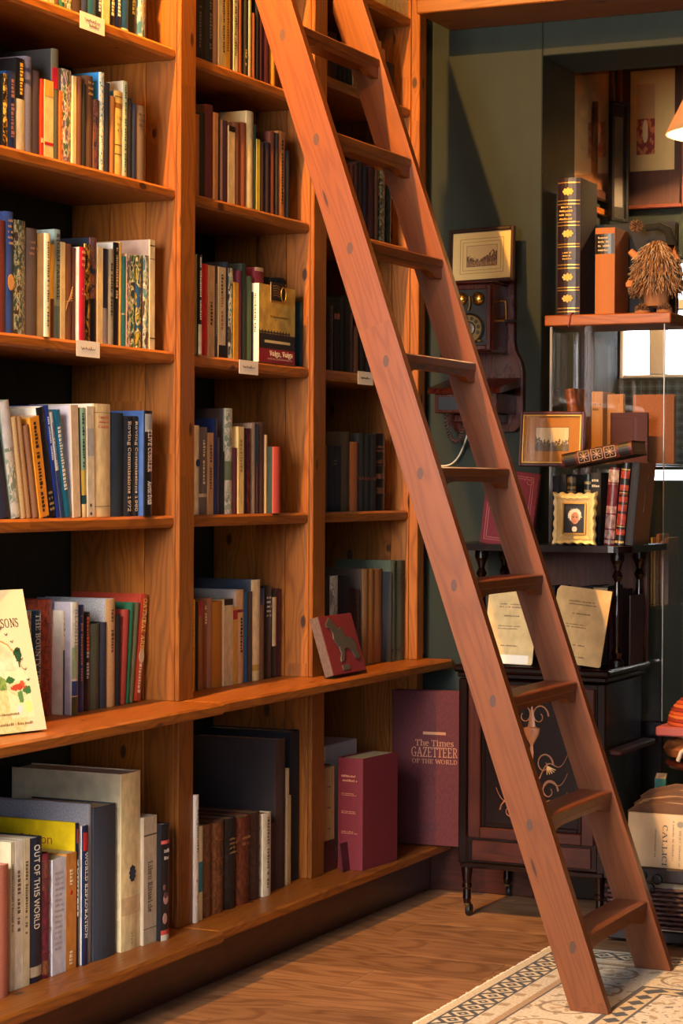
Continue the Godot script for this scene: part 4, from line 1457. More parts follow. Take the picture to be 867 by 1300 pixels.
# ---------------------------------------------------------------- glazed case in the opening
func make_case() -> void:
	var x0 := 0.386
	var x1 := 0.728
	var u0 := 1.50
	var u1 := 1.74
	var xm := (x0 + x1) / 2.0
	var um := (u0 + u1) / 2.0
	var w := x1 - x0
	var d := u1 - u0
	var c := thing("display_case", "glass display case with an orange wooden lid standing in the wall opening", "display case", V(xm, 0, um))
	bx("base_cabinet", Vector3(0, 0.26, 0), Vector3(w, 0.52, d), M.ebony, c, 0.004)
	bx("lid", Vector3(0.004, 1.651, 0), Vector3(w + 0.03, 0.031, d + 0.03), mat("lid_pine", Color(1.0, 0.86, 0.66), 0.4, T.pine), c, 0.003, 0)
	var post_h := 1.115
	for s in [[-1, 1], [1, 1], [-1, -1], [1, -1]]:
		bx("corner_post", Vector3(s[0] * (w / 2 - 0.004), 0.52 + post_h / 2.0, s[1] * (d / 2 - 0.004)), Vector3(0.008 if s[0] < 0 else 0.0035, post_h, 0.008 if s[0] < 0 else 0.0035), M.steel, c, 0.001)
	bx("pane", Vector3(0, 0.52 + post_h / 2.0, d / 2 - 0.002), Vector3(w - 0.018, post_h - 0.004, 0.004), M.glass, c, 0.0)
	for s in [-1.0, 1.0]:
		bx("pane", Vector3(s * (w / 2 - 0.002), 0.52 + post_h / 2.0, 0), Vector3(0.004, post_h - 0.004, d - 0.018), M.glass, c, 0.0)
	for y in [1.243, 0.842]:
		bx("glass_shelf", Vector3(0, y - 0.003, -0.002), Vector3(w - 0.02, 0.006, d - 0.016), M.glass, c, 0.0)
	# books inside
	var g := "books inside the glass case"
	var r := book_facing("leaning speckled tan book inside the glass case", 0.436, 0.464, 1.244, 1.56, 0.215, 0.12, "l", "a85c30", [], g, -7.0)
	book_facing("buff torn-backed book standing inside the glass case", 0.478, 0.512, 1.244, 1.60, 0.208, 0.12, "h", "c08a50", [["mh", "4a3020", "0.72", "0.86"], ["b", "0.08", "0.12", "6a4428"]], g)
	r = thing("hardback_book", "tan book lying open-faced beside the buff one inside the glass case", "book", V(0.536, 1.2445, 1.64), g)
	r.basis = Basis(Vector3.UP, PI)
	r.position = V(0.520, 1.2445, 1.625)
	book_parts(r, 0.016, 0.2, 0.05, "h", "b88048", [])
	r = thing("hardback_book", "dark maroon book standing face out inside the glass case", "book", V(0.545, 1.2445, 1.575), g)
	r.basis = Basis(Vector3.UP, PI)
	book_parts(r, 0.014, 0.145, 0.112, "h", "4a1820", [])
	r = thing("hardback_book", "russet book standing face out behind the maroon one inside the glass case", "book", V(0.580, 1.2445, 1.68), g)
	r.basis = Basis(Vector3.UP, PI)
	book_parts(r, 0.02, 0.20, 0.125, "h", "9a5a30", [])
	var k := 0
	for b in [[0.66, 0.004, "c8a050"], [0.668, 0.005, "d8b468"], [0.676, 0.008, "8a5a34"], [0.688, 0.010, "a06a3c"], [0.70, 0.012, "6a4430"]]:
		book_facing(["slim straw booklet standing upright", "slim pale gold booklet standing upright", "brown booklet standing upright", "chestnut booklet standing upright", "dark brown book standing upright"][k] + " on the case's lower glass shelf", b[0], b[0] + b[1], 0.843, 1.60, [0.19, 0.17, 0.2, 0.18, 0.19][k], 0.1, "p", b[2], [], g)
		k += 1
	for b in [[0.42, 0.45, "3a2a28"], [0.452, 0.48, "5a3a2c"], [0.482, 0.52, "2a2a30"], [0.522, 0.55, "6a4a34"], [0.552, 0.60, "3a2422"]]:
		book_facing("%s book on the case's lower glass shelf" % ["black brown", "umber", "charcoal", "fawn", "wine brown"][[0.42, 0.452, 0.482, 0.522, 0.552].find(b[0])], b[0], b[1], 0.843, 1.60, 0.22, 0.12, "h", b[2], [], g)
	# brass ornament and small items in view at the right
	var o := thing("brass_bird", "small brass long-necked bird on the case's lower glass shelf", "ornament", V(0.636, 0.8424, 1.56))
	var st := start()
	lathe(st, Vector3(0, 0, 0), [Vector2(0, 0), Vector2(0.02, 0), Vector2(0.018, 0.006), Vector2(0.006, 0.01), Vector2(0.004, 0.03), Vector2(0.012, 0.045), Vector2(0.016, 0.06), Vector2(0.01, 0.075), Vector2(0, 0.08)], 14)
	tube(st, [Vector3(0, 0.07, 0), Vector3(0.006, 0.095, 0.004), Vector3(-0.002, 0.115, 0.01), Vector3(-0.012, 0.118, 0.014), Vector3(-0.022, 0.108, 0.018)], 0.006, 8, 0.002)
	obj("bird_figure", st, M.brass, o)


func make_case_top() -> void:
	var y := 1.667
	var g := "books on the display case lid"
	# tall slipcased volume
	var r := book_facing("tall black-purple leather volume with gilt bands and rosettes on the case lid", 0.395, 0.463, y, 1.53, 0.395, 0.16, "l", "2a121c", [], g)
	var st := start()
	spine_strip(st, 0.066, 0.009, -0.0014, 0.0014, 0.0022, 0.395, Vector2.ZERO)
	var rule := st.commit()
	for f in [0.03, 0.055, 0.185, 0.205, 0.345, 0.37, 0.50, 0.52, 0.655, 0.68, 0.81, 0.835, 0.965]:
		put("gilt_rule", rule, M.gilt, r).position.y = 0.395 * f
	for f in [0.125, 0.28, 0.595, 0.90]:
		disc(Vector3(0.0022, 0.395 * f, 0), 0.0095, M.gilt, r, Vector3.RIGHT, 0.9)
		for i in 8:
			var a := TAU * i / 8.0
			disc(Vector3(0.0020, 0.395 * f + 0.008 * cos(a), 0.013 * sin(a)), 0.0035, M.gilt, r)
	strokes(Vector3(0.003, 0.395 * 0.745, 0), Vector3(0, 0, -1), Vector3.UP, 0.05, 0.045, M.gilt, r, 4)
	strokes(Vector3(0.003, 0.395 * 0.435, 0), Vector3(0, 0, -1), Vector3.UP, 0.03, 0.026, M.gilt, r, 3)
	var rb := thing("ribbon_marker", "crimson silk ribbon marker hanging over the case lid edge", "ribbon", V(0.452, 0, 1.49))
	st = start()
	tube(st, [Vector3(0, 1.672, -0.02), Vector3(0.002, 1.670, -0.004), Vector3(0.0025, 1.664, 0.0075), Vector3(0.0, 1.648, 0.0085), Vector3(-0.004, 1.632, 0.009)], 0.0035, 5, 0.002)
	obj("ribbon_band", st, mat("ribbon", Color("7a1a30"), 0.5), rb)
	# dark album behind, tan volume before it
	r = thing("hardback_book", "broad blue-black album standing behind the tan volume on the case lid", "book", V(0.440, y + 0.0004, 1.70), g)
	r.basis = Basis(Vector3.UP, PI)
	book_parts(r, 0.035, 0.275, 0.262, "h", "191c26", [])
	r = book_facing("thick tan cloth volume with a black title label on the case lid", 0.508, 0.566, y, 1.535, 0.248, 0.135, "h", "b06a34", [["b", "0.70", "0.93", "1a1614"], ["mh", "c0a070", "0.72", "0.91"]], g)
	# shaggy plush figure
	plush(V(0.672, y, 1.60))


func plush(at: Vector3) -> void:
	var p := thing("plush_toy", "shaggy brown and black plush figure with pompom and tartan cap on the case lid", "toy", at)
	var tan := mat("plush_tan", Color("8a5c3a"), 0.95)
	var dark := mat("plush_dark", Color("1f1c1c"), 0.95)
	var st := start()
	# squat body, legs and long curving neck in one skin
	lathe(st, Vector3(0, 0.02, 0), [Vector2(0, 0), Vector2(0.034, 0.005), Vector2(0.040, 0.05), Vector2(0.055, 0.085), Vector2(0.058, 0.115), Vector2(0.046, 0.15), Vector2(0.026, 0.178), Vector2(0, 0.19)], 20)
	obj("body", st, tan, p)
	for s in [-1.0, 1.0]:
		st = start()
		lathe(st, Vector3(s * 0.032, 0, 0.03), [Vector2(0, 0), Vector2(0.024, 0.002), Vector2(0.022, 0.012), Vector2(0.01, 0.02), Vector2(0, 0.022)], 14)
		obj("foot", st, tan, p)
	st = start()
	tube(st, [Vector3(0.03, 0.165, -0.01), Vector3(0.045, 0.20, 0.0), Vector3(0.035, 0.238, 0.005), Vector3(0.01, 0.252, 0.008), Vector3(-0.03, 0.25, 0.01)], 0.017, 10, 0.010)
	obj("cap", st, mat("plush_tartan", Color("3a352e"), 0.95, T.mottle2), p)
	st = start()
	for s in [[-0.046, 0.155, -0.03], [0.058, 0.165, -0.01]]:
		tube(st, [Vector3(s[0] * 0.6, 0.14, 0.0), Vector3(s[0], s[1], 0.006), Vector3(s[0] + s[2], s[1] + 0.03, 0.01)], 0.016, 8, 0.010)
	obj("ear", st, mat("plush_ear", Color("b5713f"), 0.9), p)
	st = start()
	lathe(st, Vector3(-0.074, 0.088, 0.02), [Vector2(0, -0.012), Vector2(0.011, -0.006), Vector2(0.012, 0.004), Vector2(0.006, 0.012), Vector2(0, 0.013)], 12)
	tube(st, [Vector3(-0.05, 0.10, 0.02), Vector3(-0.072, 0.089, 0.02)], 0.009, 8)
	obj("paw", st, mat("plush_ear", Color("b5713f"), 0.9), p)
	# shaggy hair
	st = start()
	var st2 := start()
	for k in 1700:
		var a := rng.randf() * TAU
		var yy := rng.randf_range(0.075, 0.212)
		var rad := 0.058 * sqrt(clampf(1.0 - pow((yy - 0.11) / 0.104, 2.0), 0.01, 1.0))
		var o := Vector3(cos(a) * rad, yy, sin(a) * rad * 0.95)
		var dn := Vector3(cos(a) * 0.014, -0.026, sin(a) * 0.014) + Vector3(rng.randf_range(-1, 1), rng.randf_range(-1, 1), rng.randf_range(-1, 1)) * 0.007
		tube(st2 if k % 4 == 0 else st, [o, o + dn * 0.6 + Vector3(cos(a), 0, sin(a)) * 0.006, o + dn], 0.0017, 3, 0.0005)
	for q in [[Vector3(-0.058, 0.255, 0.012), 0.020, 260], [Vector3(-0.052, 0.062, 0.03), 0.019, 260], [Vector3(-0.032, 0.012, 0.036), 0.022, 160], [Vector3(0.034, 0.012, 0.036), 0.022, 160]]:
		for k in int(q[2]):
			var v := Vector3(rng.randf_range(-1, 1), rng.randf_range(-1, 1), rng.randf_range(-1, 1)).normalized()
			var o: Vector3 = q[0]
			if o.y < 0.02:
				v = Vector3(v.x, absf(v.y) * 0.6, absf(v.z)).normalized()
			tube(st2 if k % 3 == 0 else st, [o + v * q[1] * 0.25, o + v * q[1]], 0.0014, 3, 0.0006)
	var st3 := start()
	for k in 620:
		var a := rng.randf() * TAU
		var yy := rng.randf_range(0.075, 0.205)
		var rad := 0.061 * sqrt(clampf(1.0 - pow((yy - 0.11) / 0.104, 2.0), 0.01, 1.0))
		var o := Vector3(cos(a) * rad, yy, sin(a) * rad * 0.95)
		var dn := Vector3(cos(a) * 0.016, -0.018, sin(a) * 0.016) + Vector3(rng.randf_range(-1, 1), rng.randf_range(-1, 1), rng.randf_range(-1, 1)) * 0.010
		tube(st3, [o, o + dn], 0.0015, 3, 0.0006)
	obj("pale_fur", st3, mat("plush_pale", Color("c8a884"), 0.95), p).set_meta("kind", "stuff")
	var f := obj("fur", st, mat("plush_hair", Color("8c6240"), 0.95), p)
	f.set_meta("kind", "stuff")
	f = obj("dark_fur", st2, dark, p)
	f.set_meta("kind", "stuff")


func make_back_room_cloth() -> void:
	var c := thing("curtain", "pale grey pleated curtain hanging behind the glass display case", "curtain", V(0.40, 1.05, 1.86))
	var st := start()
	var n := 60
	for i in n:
		var f := [i / float(n), (i + 1) / float(n)]
		var p := []
		for k in 2:
			p.append(Vector3(-0.10 + 0.10 * f[k], 0, 0.012 * sin(f[k] * TAU * 5.0)))
		var nn := Vector3(-(p[1].z - p[0].z), 0, p[1].x - p[0].x).normalized()
		quad(st, p[0], p[1], p[1] + Vector3(0, 0.67, 0), p[0] + Vector3(0, 0.67, 0), nn, [Vector2.ZERO, Vector2.ZERO, Vector2.ZERO, Vector2.ZERO])
		quad(st, p[0] - nn * 0.002, p[1] - nn * 0.002, p[1] - nn * 0.002 + Vector3(0, 0.67, 0), p[0] - nn * 0.002 + Vector3(0, 0.67, 0), -nn, [Vector2.ZERO, Vector2.ZERO, Vector2.ZERO, Vector2.ZERO])
	obj("drape", st, mat("curtain_grey", Color("a39aa0"), 0.9), c)
	st = start()
	tube(st, [Vector3(-0.209, 0.675, 0), Vector3(0.2, 0.675, 0)], 0.007, 8)
	obj("curtain_rod", st, M.black_metal, c)
	var im := Image.create(64, 64, false, Image.FORMAT_RGB8)
	for y in 64:
		for x in 64:
			var k := 0
			if x % 16 < 6:
				k += 1
			if y % 16 < 6:
				k += 1
			var col: Color = [Color("3a4a58"), Color("22303e"), Color("131a24")][k]
			if x % 16 == 10 or y % 16 == 10:
				col = Color("5a6a74")
			im.set_pixel(x, y, col)
	var b := thing("plaid_blanket", "dark blue plaid blanket hung below the back room window", "blanket", V(0.20, 1.262, 2.725))
	st = start()
	n = 30
	for i in n:
		var x0 := 0.24 * i / n
		var x1 := 0.24 * (i + 1) / n
		var z0 := 0.006 * sin(i * 0.9)
		var z1 := 0.006 * sin((i + 1) * 0.9)
		for s in [0.0, 0.004]:
			quad(st, Vector3(x0, 0, z0 - s), Vector3(x1, 0, z1 - s), Vector3(x1, 0.275, z1 - s), Vector3(x0, 0.275, z0 - s), Vector3(0, 0, 1 if s == 0.0 else -1), [Vector2(x0 * 8, 2.2), Vector2(x1 * 8, 2.2), Vector2(x1 * 8, 0), Vector2(x0 * 8, 0)])
	obj("plaid_cloth", st, mat("plaid", Color(1, 1, 1), 0.9, tex(im)), b)


func make_back_lamp() -> void:
	var l := thing("pendant_lamp", "cream cone lampshade hanging in the back room", "lamp", V(0.675, 2.30, 2.40))
	var st := start()
	lathe(st, Vector3.ZERO, [Vector2(0.21, 0.0), Vector2(0.08, 0.26), Vector2(0.075, 0.26), Vector2(0.205, 0.0)], 28)
	var m := mat("shade_cream", Color("e6cf9c"), 0.8)
	m.backlight_enabled = true
	m.backlight = Color(0.6, 0.48, 0.3)
	obj("lamp_shade", st, m, l)
	st = start()
	tube(st, [Vector3(0, 0.2, 0), Vector3(0, ROOM_H - 2.30, 0)], 0.004, 6)
	obj("flex", st, M.black_metal, l)
	st = start()
	lathe(st, Vector3(0, 0.10, 0), [Vector2(0, -0.03), Vector2(0.024, -0.012), Vector2(0.028, 0.008), Vector2(0.014, 0.035), Vector2(0.012, 0.055), Vector2(0, 0.056)], 14)
	var e := mat("bulb", Color("fff0d0"), 0.5)
	e.emission_enabled = true
	e.emission = Color(1.0, 0.72, 0.40)
	e.emission_energy_multiplier = 6.0
	obj("bulb", st, e, l)
	omni("pendant_light", V(0.675, 2.40, 2.40), Color(1.0, 0.80, 0.56), BACK_LAMP, 0.03)


const BACK_LAMP := 1.5
const SHELF_LAMP := 12.0
const ROOM_LAMP := 1.7


func omni(called: String, at: Vector3, c: Color, e: float, r: float) -> void:
	var o := OmniLight3D.new()
	o.name = called
	o.position = at
	o.light_color = c
	o.light_energy = e
	o.light_size = r
	o.omni_range = 12.0
	o.omni_attenuation = 2.0
	o.shadow_enabled = true
	add_child(o)


# swan-neck lamps on the bookcase cornice
func make_shelf_lamps() -> void:
	var n := 0
	for u in [-0.70]:
		var l := thing("picture_light", "brass swan-neck lamp on the bookcase cornice", "lamp", V(0.0, 3.01, u), "swan-neck lamps along the cornice")
		var st := start()
		tube(st, [Vector3(-0.06, 0.0, 0), Vector3(-0.05, 0.10, 0), Vector3(0.0, 0.165, 0), Vector3(0.07, 0.17, 0), Vector3(0.105, 0.13, 0)], 0.006, 8)
		obj("arm", st, M.brass, l)
		st = start()
		lathe(st, Vector3(0.105, 0.06, 0), [Vector2(0.052, 0.0), Vector2(0.045, 0.045), Vector2(0.015, 0.072), Vector2(0.012, 0.07), Vector2(0.042, 0.044), Vector2(0.049, 0.0)], 18)
		obj("lamp_shade", st, M.brass, l)
		st = start()
		lathe(st, Vector3(0.105, 0.085, 0), [Vector2(0, -0.03), Vector2(0.018, -0.018), Vector2(0.02, 0.0), Vector2(0.008, 0.02), Vector2(0, 0.022)], 12)
		obj("bulb", st, M.bulb, l)
		var s := SpotLight3D.new()
		s.name = "picture_light_beam_%d" % n
		s.position = V(0.105, 3.078, u)
		s.basis = Basis.looking_at(Vector3(0.10, -1, -0.75).normalized(), Vector3.RIGHT)
		s.light_color = Color(1.0, 0.70, 0.30)
		s.light_energy = SHELF_LAMP
		s.light_size = 0.012
		s.spot_angle = 74.0
		s.spot_angle_attenuation = 0.5
		s.spot_range = 9.0
		s.spot_attenuation = 2.0
		s.shadow_enabled = true
		add_child(s)
		n += 1
	# ceiling globe in the shop
	var l := thing("ceiling_globe", "opal glass ceiling globe lamp", "lamp", V(0.95, 2.98, -0.95))
	var st := start()
	var prof := []
	for k in 13:
		var a := -PI / 2.0 + PI * k / 12.0
		prof.append(Vector2(0.11 * cos(a), 0.11 * sin(a)))
	lathe(st, Vector3.ZERO, prof, 20)
	obj("globe", st, M.bulb, l)
	st = start()
	tube(st, [Vector3(0, 0.1, 0), Vector3(0, 0.4, 0)], 0.01, 8)
	obj("rod", st, M.brass, l)
	omni("globe_light", V(0.95, 2.98, -0.95), Color(1.0, 0.68, 0.30), ROOM_LAMP, 0.11)


# ---------------------------------------------------------------- special books
func make_display_books() -> void:
	# seasons: picture book leaning face out on the wide ledge
	var w := 0.225
	var h := 0.292
	var r := thing("picture_book", "large cream picture book with a painted country scene propped face out on the ledge", "book", V(0.070, LM + 0.0048, -0.658))
	# local: cover faces +z, lower near corner of the fore-edge at the origin, width towards -x
	var ang := atan2(0.13, 0.03)
	r.basis = Basis(Vector3.UP, PI / 2.0 - 0.24) * Basis(Vector3.RIGHT, -0.25)
	var im := Image.create(180, 234, false, Image.FORMAT_RGB8)
	var n := noise(401, 0.03, 4)
	for y in 234:
		for x in 180:
			var c := Color("e8d6ae")
			var s := x / 180.0
			var t := y / 234.0
			var v := n.get_noise_2d(x, y)
			var v2 := n.get_noise_2d(x * 3.0 + 40.0, y * 3.0)
			var d := Vector2((s - 0.47) / 0.40, (t - 0.72) / 0.40).length() + v * 0.05
			if d < 0.97 and t > 0.30:
				var hill := 0.60 - 0.06 * sin(s * 6.0) + v * 0.03
				if t < hill:
					c = Color("e3e0bf").lerp(Color("bcc39a"), clampf(v * 1.2 + 0.35, 0, 1))
				elif t < hill + 0.09:
					c = Color("8aa552").lerp(Color("4f6f38"), clampf(v2 * 1.2 + (t - hill) * 5.0, 0, 1))
				else:
					c = Color("ddd09a").lerp(Color("b9b878"), clampf(v2 + 0.3, 0, 1))
				if d > 0.9:
					c = c.lerp(Color("e8d6ae"), (d - 0.9) / 0.07)
			if absf(d - 1.0) < 0.012 and t < 0.60:
				c = Color("c48a48")
			if Vector2((s - 0.80) / 0.045, (t - 0.46) / 0.05).length() + v2 * 0.5 < 1.0 or (absf(s - 0.80) < 0.01 and t > 0.46 and t < 0.55):
				c = Color("2c4f30")
			if s > 0.60 and s < 0.88 and t > 0.57 and t < 0.90:
				c = c.lerp(Color("dfe3b8"), 0.75)
			for q in [[0.66, 0.635, 0.05, 0.028, "3a6a38"], [0.84, 0.71, 0.05, 0.03, "3f7440"], [0.75, 0.755, 0.03, 0.05, "5a8a4c"], [0.74, 0.685, 0.085, 0.024, "b4452f"], [0.80, 0.665, 0.03, 0.022, "c8583a"], [0.72, 0.84, 0.03, 0.03, "c9d6dc"], [0.83, 0.83, 0.04, 0.05, "dfe08c"]]:
				if Vector2((s - q[0]) / q[2], (t - q[1]) / q[3]).length() + v2 * 0.55 < 0.95:
					c = Color(q[4])
			im.set_pixel(x, y, c)
	bx("page_block", Vector3(-w / 2.0, h / 2.0, -0.008), Vector3(w - 0.006, h - 0.006, 0.011), M.pages_white, r, 0.0)
	bx("cover", Vector3(-w / 2.0, h / 2.0, -0.008), Vector3(w - 0.001, h - 0.001, 0.0001), M.pages_white, r, 0.0).visible = true
	var cm := mat("seasons_cover", Color(1, 1, 1), 0.4, tex(im))
	var st := start()
	quad(st, Vector3(-w, 0, 0.0), Vector3(0, 0, 0.0), Vector3(0, h, 0.0), Vector3(-w, h, 0.0), Vector3(0, 0, 1), [Vector2(0, 1), Vector2(1, 1), Vector2(1, 0), Vector2(0, 0)])
	obj("front_picture", st, cm, r)
	var board: Material = mat("seasons_board", Color("e0cda4"), 0.5)
	bx("front_board", Vector3(-w / 2.0, h / 2.0, -0.0013), Vector3(w, h, 0.0024), board, r, 0.0005)
	bx("rear_board", Vector3(-w / 2.0, h / 2.0, -0.0147), Vector3(w, h, 0.0024), board, r, 0.0005)
	lettering("SEASONS", Vector3(-0.071, h * 0.765, 0.0006), Vector3.RIGHT, Vector3.UP, 0.084, 0.0185, ink("4a3426"), r)
	strokes(Vector3(-0.1, h * 0.13, 0.0006), Vector3.RIGHT, Vector3.UP, 0.06, 0.006, ink("8a7050"), r, 1, "printed_line")
	strokes(Vector3(-0.09, h * 0.06, 0.0006), Vector3.RIGHT, Vector3.UP, 0.11, 0.007, ink("8a6a48"), r, 1, "printed_line")
	st = start()
	for k in 7:
		var a := 0.5 + k * 0.16
		var o := Vector3(-w + w * (0.42 + 0.46 * sin(a)), h * (0.30 + 0.48 * cos(a)), 0.0008)
		tube(st, [o + Vector3(-0.004, 0.003, 0), o, o + Vector3(0.003, 0.004, 0)], 0.0009, 4)
	obj("printed_bird", st, ink("2a2a24"), r)
	# face-out paperback on the middle bay's third shelf
	var p := thing("paperback_book", "face-out paperback with a dark ferry and red foot on the middle bay's third shelf", "book", V(-0.004, S3 + 0.0004, 0.535))
	im = Image.create(110, 110, false, Image.FORMAT_RGB8)
	n = noise(411, 0.04, 4)
	for y in 110:
		for x in 110:
			var s := x / 110.0
			var t := y / 110.0
			var v := n.get_noise_2d(x, y)
			var c := Color("d3ac50").lerp(Color("a8823c"), clampf(v + 0.3, 0, 1))
			if t > 0.62 and t < 0.86:
				c = Color("16131a")
			if t > 0.58 and t < 0.73 and s < 0.86 and (int(t * 60) % 3 == 0 or (x % 9) < 3):
				c = Color("191620")
			if t > 0.70 and t < 0.745 and s > 0.15 and s < 0.86:
				c = Color("d8c48a")
			if t > 0.815:
				c = Color("8a1626")
			im.set_pixel(x, y, c)
	var pw := 0.205
	var ph := 0.196
	bx("page_block", Vector3(-0.0105, ph / 2.0, 0), Vector3(0.0172, ph - 0.002, pw - 0.002), M.pages_white, p, 0.0)
	bx("spine", Vector3(-0.0105, ph / 2.0, pw / 2.0), Vector3(0.020, ph, 0.0014), mat("white_spine", Color("dcd2c0"), 0.4), p, 0.0003)
	bx("rear_cover", Vector3(-0.020, ph / 2.0, 0), Vector3(0.001, ph, pw), mat("white_spine", Color("dcd2c0"), 0.4), p, 0.0)
	bx("front_cover", Vector3(-0.0009, ph / 2.0, 0), Vector3(0.0014, ph, pw), mat("white_spine", Color("dcd2c0"), 0.4), p, 0.0003)
	st = start()
	quad(st, Vector3(0, 0, pw / 2), Vector3(0, 0, -pw / 2), Vector3(0, ph, -pw / 2), Vector3(0, ph, pw / 2), Vector3.RIGHT, [Vector2(0, 1), Vector2(1, 1), Vector2(1, 0), Vector2(0, 0)])
	obj("front_picture", st, mat("ferry_cover", Color(1, 1, 1), 0.4, tex(im)), p)
	lettering("Volga, Volga", Vector3(0.0005, ph * 0.115, -0.022), Vector3(0, 0, -1), Vector3.UP, 0.132, 0.018, ink("e6d4b0"), p)
	strokes(Vector3(0.0006, ph * 0.055, -0.015), Vector3(0, 0, -1), Vector3.UP, 0.14, 0.006, ink("c89a88"), p, 1, "printed_line")
	strokes(Vector3(-0.010, ph * 0.62, pw / 2.0 + 0.0009), Vector3.DOWN, Vector3.RIGHT, ph * 0.5, 0.008, ink("5a5048"), p, 1)
	strokes(Vector3(0.0006, ph * 0.60, -0.01), Vector3(0, 0, -1), Vector3.UP, 0.10, 0.007, ink("7a5a30"), p, 1, "printed_line")
	# clip-on badge on its upper edge
	var b := thing("postcard_clip", "small black and gold clip badge on the head of the ferry paperback", "clip", V(-0.002, S3 + 0.158, 0.528))
	bx("badge", Vector3(0.0035, 0.02, 0), Vector3(0.002, 0.05, 0.085), M.gilt, b, 0.0004)
	bx("badge_face", Vector3(0.005, 0.023, 0.002), Vector3(0.0012, 0.046, 0.078), M.black_metal, b, 0.0)
	st = start()
	var ring := []
	for k in 21:
		ring.append(Vector3(0.0062, 0.018 + 0.018 * sin(TAU * k / 20.0), -0.026 + 0.014 * cos(TAU * k / 20.0)))
	tube(st, ring, 0.0013, 5)
	for k in 5:
		tube(st, [Vector3(0.006, 0.012 + k * 0.006, 0.03), Vector3(0.006, 0.014 + k * 0.006, 0.012 - 0.004 * (k % 2)), Vector3(0.006, 0.010 + k * 0.006, -0.004)], 0.0008, 4)
	obj("gilt_scroll", st, M.gilt, b)
	# red book with a horse emblem
	var q := thing("hardback_book", "crimson book with a raised grey horse emblem propped face out on the ledge", "book", V(0.0855, LM + 0.0102, 0.692))
	q.basis = Basis(Vector3.UP, PI / 2.0) * Basis(Vector3.RIGHT, -0.30)
	var bw := 0.208
	var bh := 0.158
	bx("page_block", Vector3(bw / 2.0, bh / 2.0, -0.013), Vector3(bw - 0.006, bh - 0.006, 0.020), M.pages_old, q, 0.0)
	var red := book_mat("h", "7c1a28")
	bx("front_board", Vector3(bw / 2.0 + 0.001, bh / 2.0, -0.0015), Vector3(bw - 0.002, bh, 0.003), red, q, 0.0008)
	bx("rear_board", Vector3(bw / 2.0 + 0.001, bh / 2.0, -0.0245), Vector3(bw - 0.002, bh, 0.003), red, q, 0.0008)
	bx("spine", Vector3(0.0015, bh / 2.0, -0.013), Vector3(0.004, bh, 0.025), book_mat("h", "6a5248"), q, 0.001)
	var horse := PackedVector2Array()
	for v in [[0.20, 0.90], [0.27, 0.96], [0.33, 0.93], [0.36, 0.86], [0.44, 0.80], [0.46, 0.74], [0.54, 0.78], [0.60, 0.70], [0.62, 0.60], [0.72, 0.60], [0.82, 0.54], [0.87, 0.44], [0.85, 0.34], [0.90, 0.26], [0.84, 0.20], [0.76, 0.24], [0.70, 0.36], [0.60, 0.42], [0.50, 0.42], [0.46, 0.32], [0.40, 0.22], [0.31, 0.20], [0.32, 0.26], [0.38, 0.34], [0.36, 0.46], [0.30, 0.52], [0.26, 0.60], [0.28, 0.70], [0.24, 0.78], [0.16, 0.80], [0.14, 0.85]]:
		horse.append(Vector2(v[0] * bw, v[1] * bh))
	st = start()
	prism(st, horse, Vector3(0, 0, 0.0002), Vector3.RIGHT, Vector3.UP, Vector3(0, 0, 1), 0.003)
	obj("horse_emblem", st, mat("pewter", Color("6a6660"), 0.4, null, 0.6), q)
	bx("pewter_plate", Vector3(bw * 0.42, bh * 0.10, 0.001), Vector3(0.045, 0.014, 0.002), M.pewter, q, 0.0008)
	# gazetteer
	var z := thing("atlas", "very large maroon gazetteer with gilt title standing on the bottom ledge beside the cabinet leg", "book", V(0.158, LB + 0.0055, 1.330))
	z.basis = Basis(Vector3(0, 0, 1), 0.012)
	var gw := 0.225
	var gh := 0.440
	var mar := book_mat("h", "5c2028")
	bx("page_block", Vector3(0.047 - gw / 2.0, gh / 2.0, -0.025), Vector3(gw - 0.008, gh - 0.01, 0.034), M.pages, z, 0.0)
	bx("front_board", Vector3(0.047 - gw / 2.0, gh / 2.0, -0.004), Vector3(gw, gh, 0.005), mar, z, 0.001)
	bx("rear_board", Vector3(0.047 - gw / 2.0, gh / 2.0, -0.046), Vector3(gw, gh, 0.005), mar, z, 0.001)
	bx("spine", Vector3(0.047 - gw, gh / 2.0, -0.025), Vector3(0.006, gh, 0.046), mar, z, 0.002)
	var gold := mat("dull_gilt", Color("a8785a"), 0.45)
	var cx := 0.047 - 0.096
	lettering("The Times", Vector3(cx, gh * 0.665, -0.0012), Vector3.RIGHT, Vector3.UP, 0.118, 0.018, gold, z)
	lettering("GAZETTEER", Vector3(cx, gh * 0.605, -0.0012), Vector3.RIGHT, Vector3.UP, 0.142, 0.028, gold, z)
	lettering("OF THE WORLD", Vector3(cx, gh * 0.545, -0.0012), Vector3.RIGHT, Vector3.UP, 0.138, 0.012, gold, z)
	bx("gilt_bar", Vector3(cx, gh * 0.728, -0.0012), Vector3(0.070, 0.008, 0.0006), gold, z, 0.0)
	strokes(Vector3(cx - 0.02, gh * 0.12, -0.0012), Vector3.RIGHT, Vector3.UP, 0.08, 0.02, ink("3a1418"), z, 2, "printed_line")
	# big red dictionary, turned so that its spine faces the shop
	var d := thing("hardback_book", "thick red dictionary with gilt lines turned sideways on the corner bay's bottom shelf", "book", V(0.0, LB + 0.0005, 0.885))
	d.basis = Basis(Vector3.UP, -PI / 2.0 - 0.09)
	d.position = V(0.044, LB + 0.0005, 0.885)
	book_parts(d, 0.076, 0.300, 0.20, "h", "7a1c28", [["mh", "c08058", "0.78", "0.86"], ["mh", "c08058", "0.66", "0.69"], ["mh", "c08058", "0.5", "0.53"], ["mh", "c08058", "0.32", "0.35"]])
	# broken-backed book and its neighbours
	d = thing("leather_book", "old book with a broken spine showing its sewn pages in the corner bay", "book", V(0.002, LB + 0.0005, 0.845))
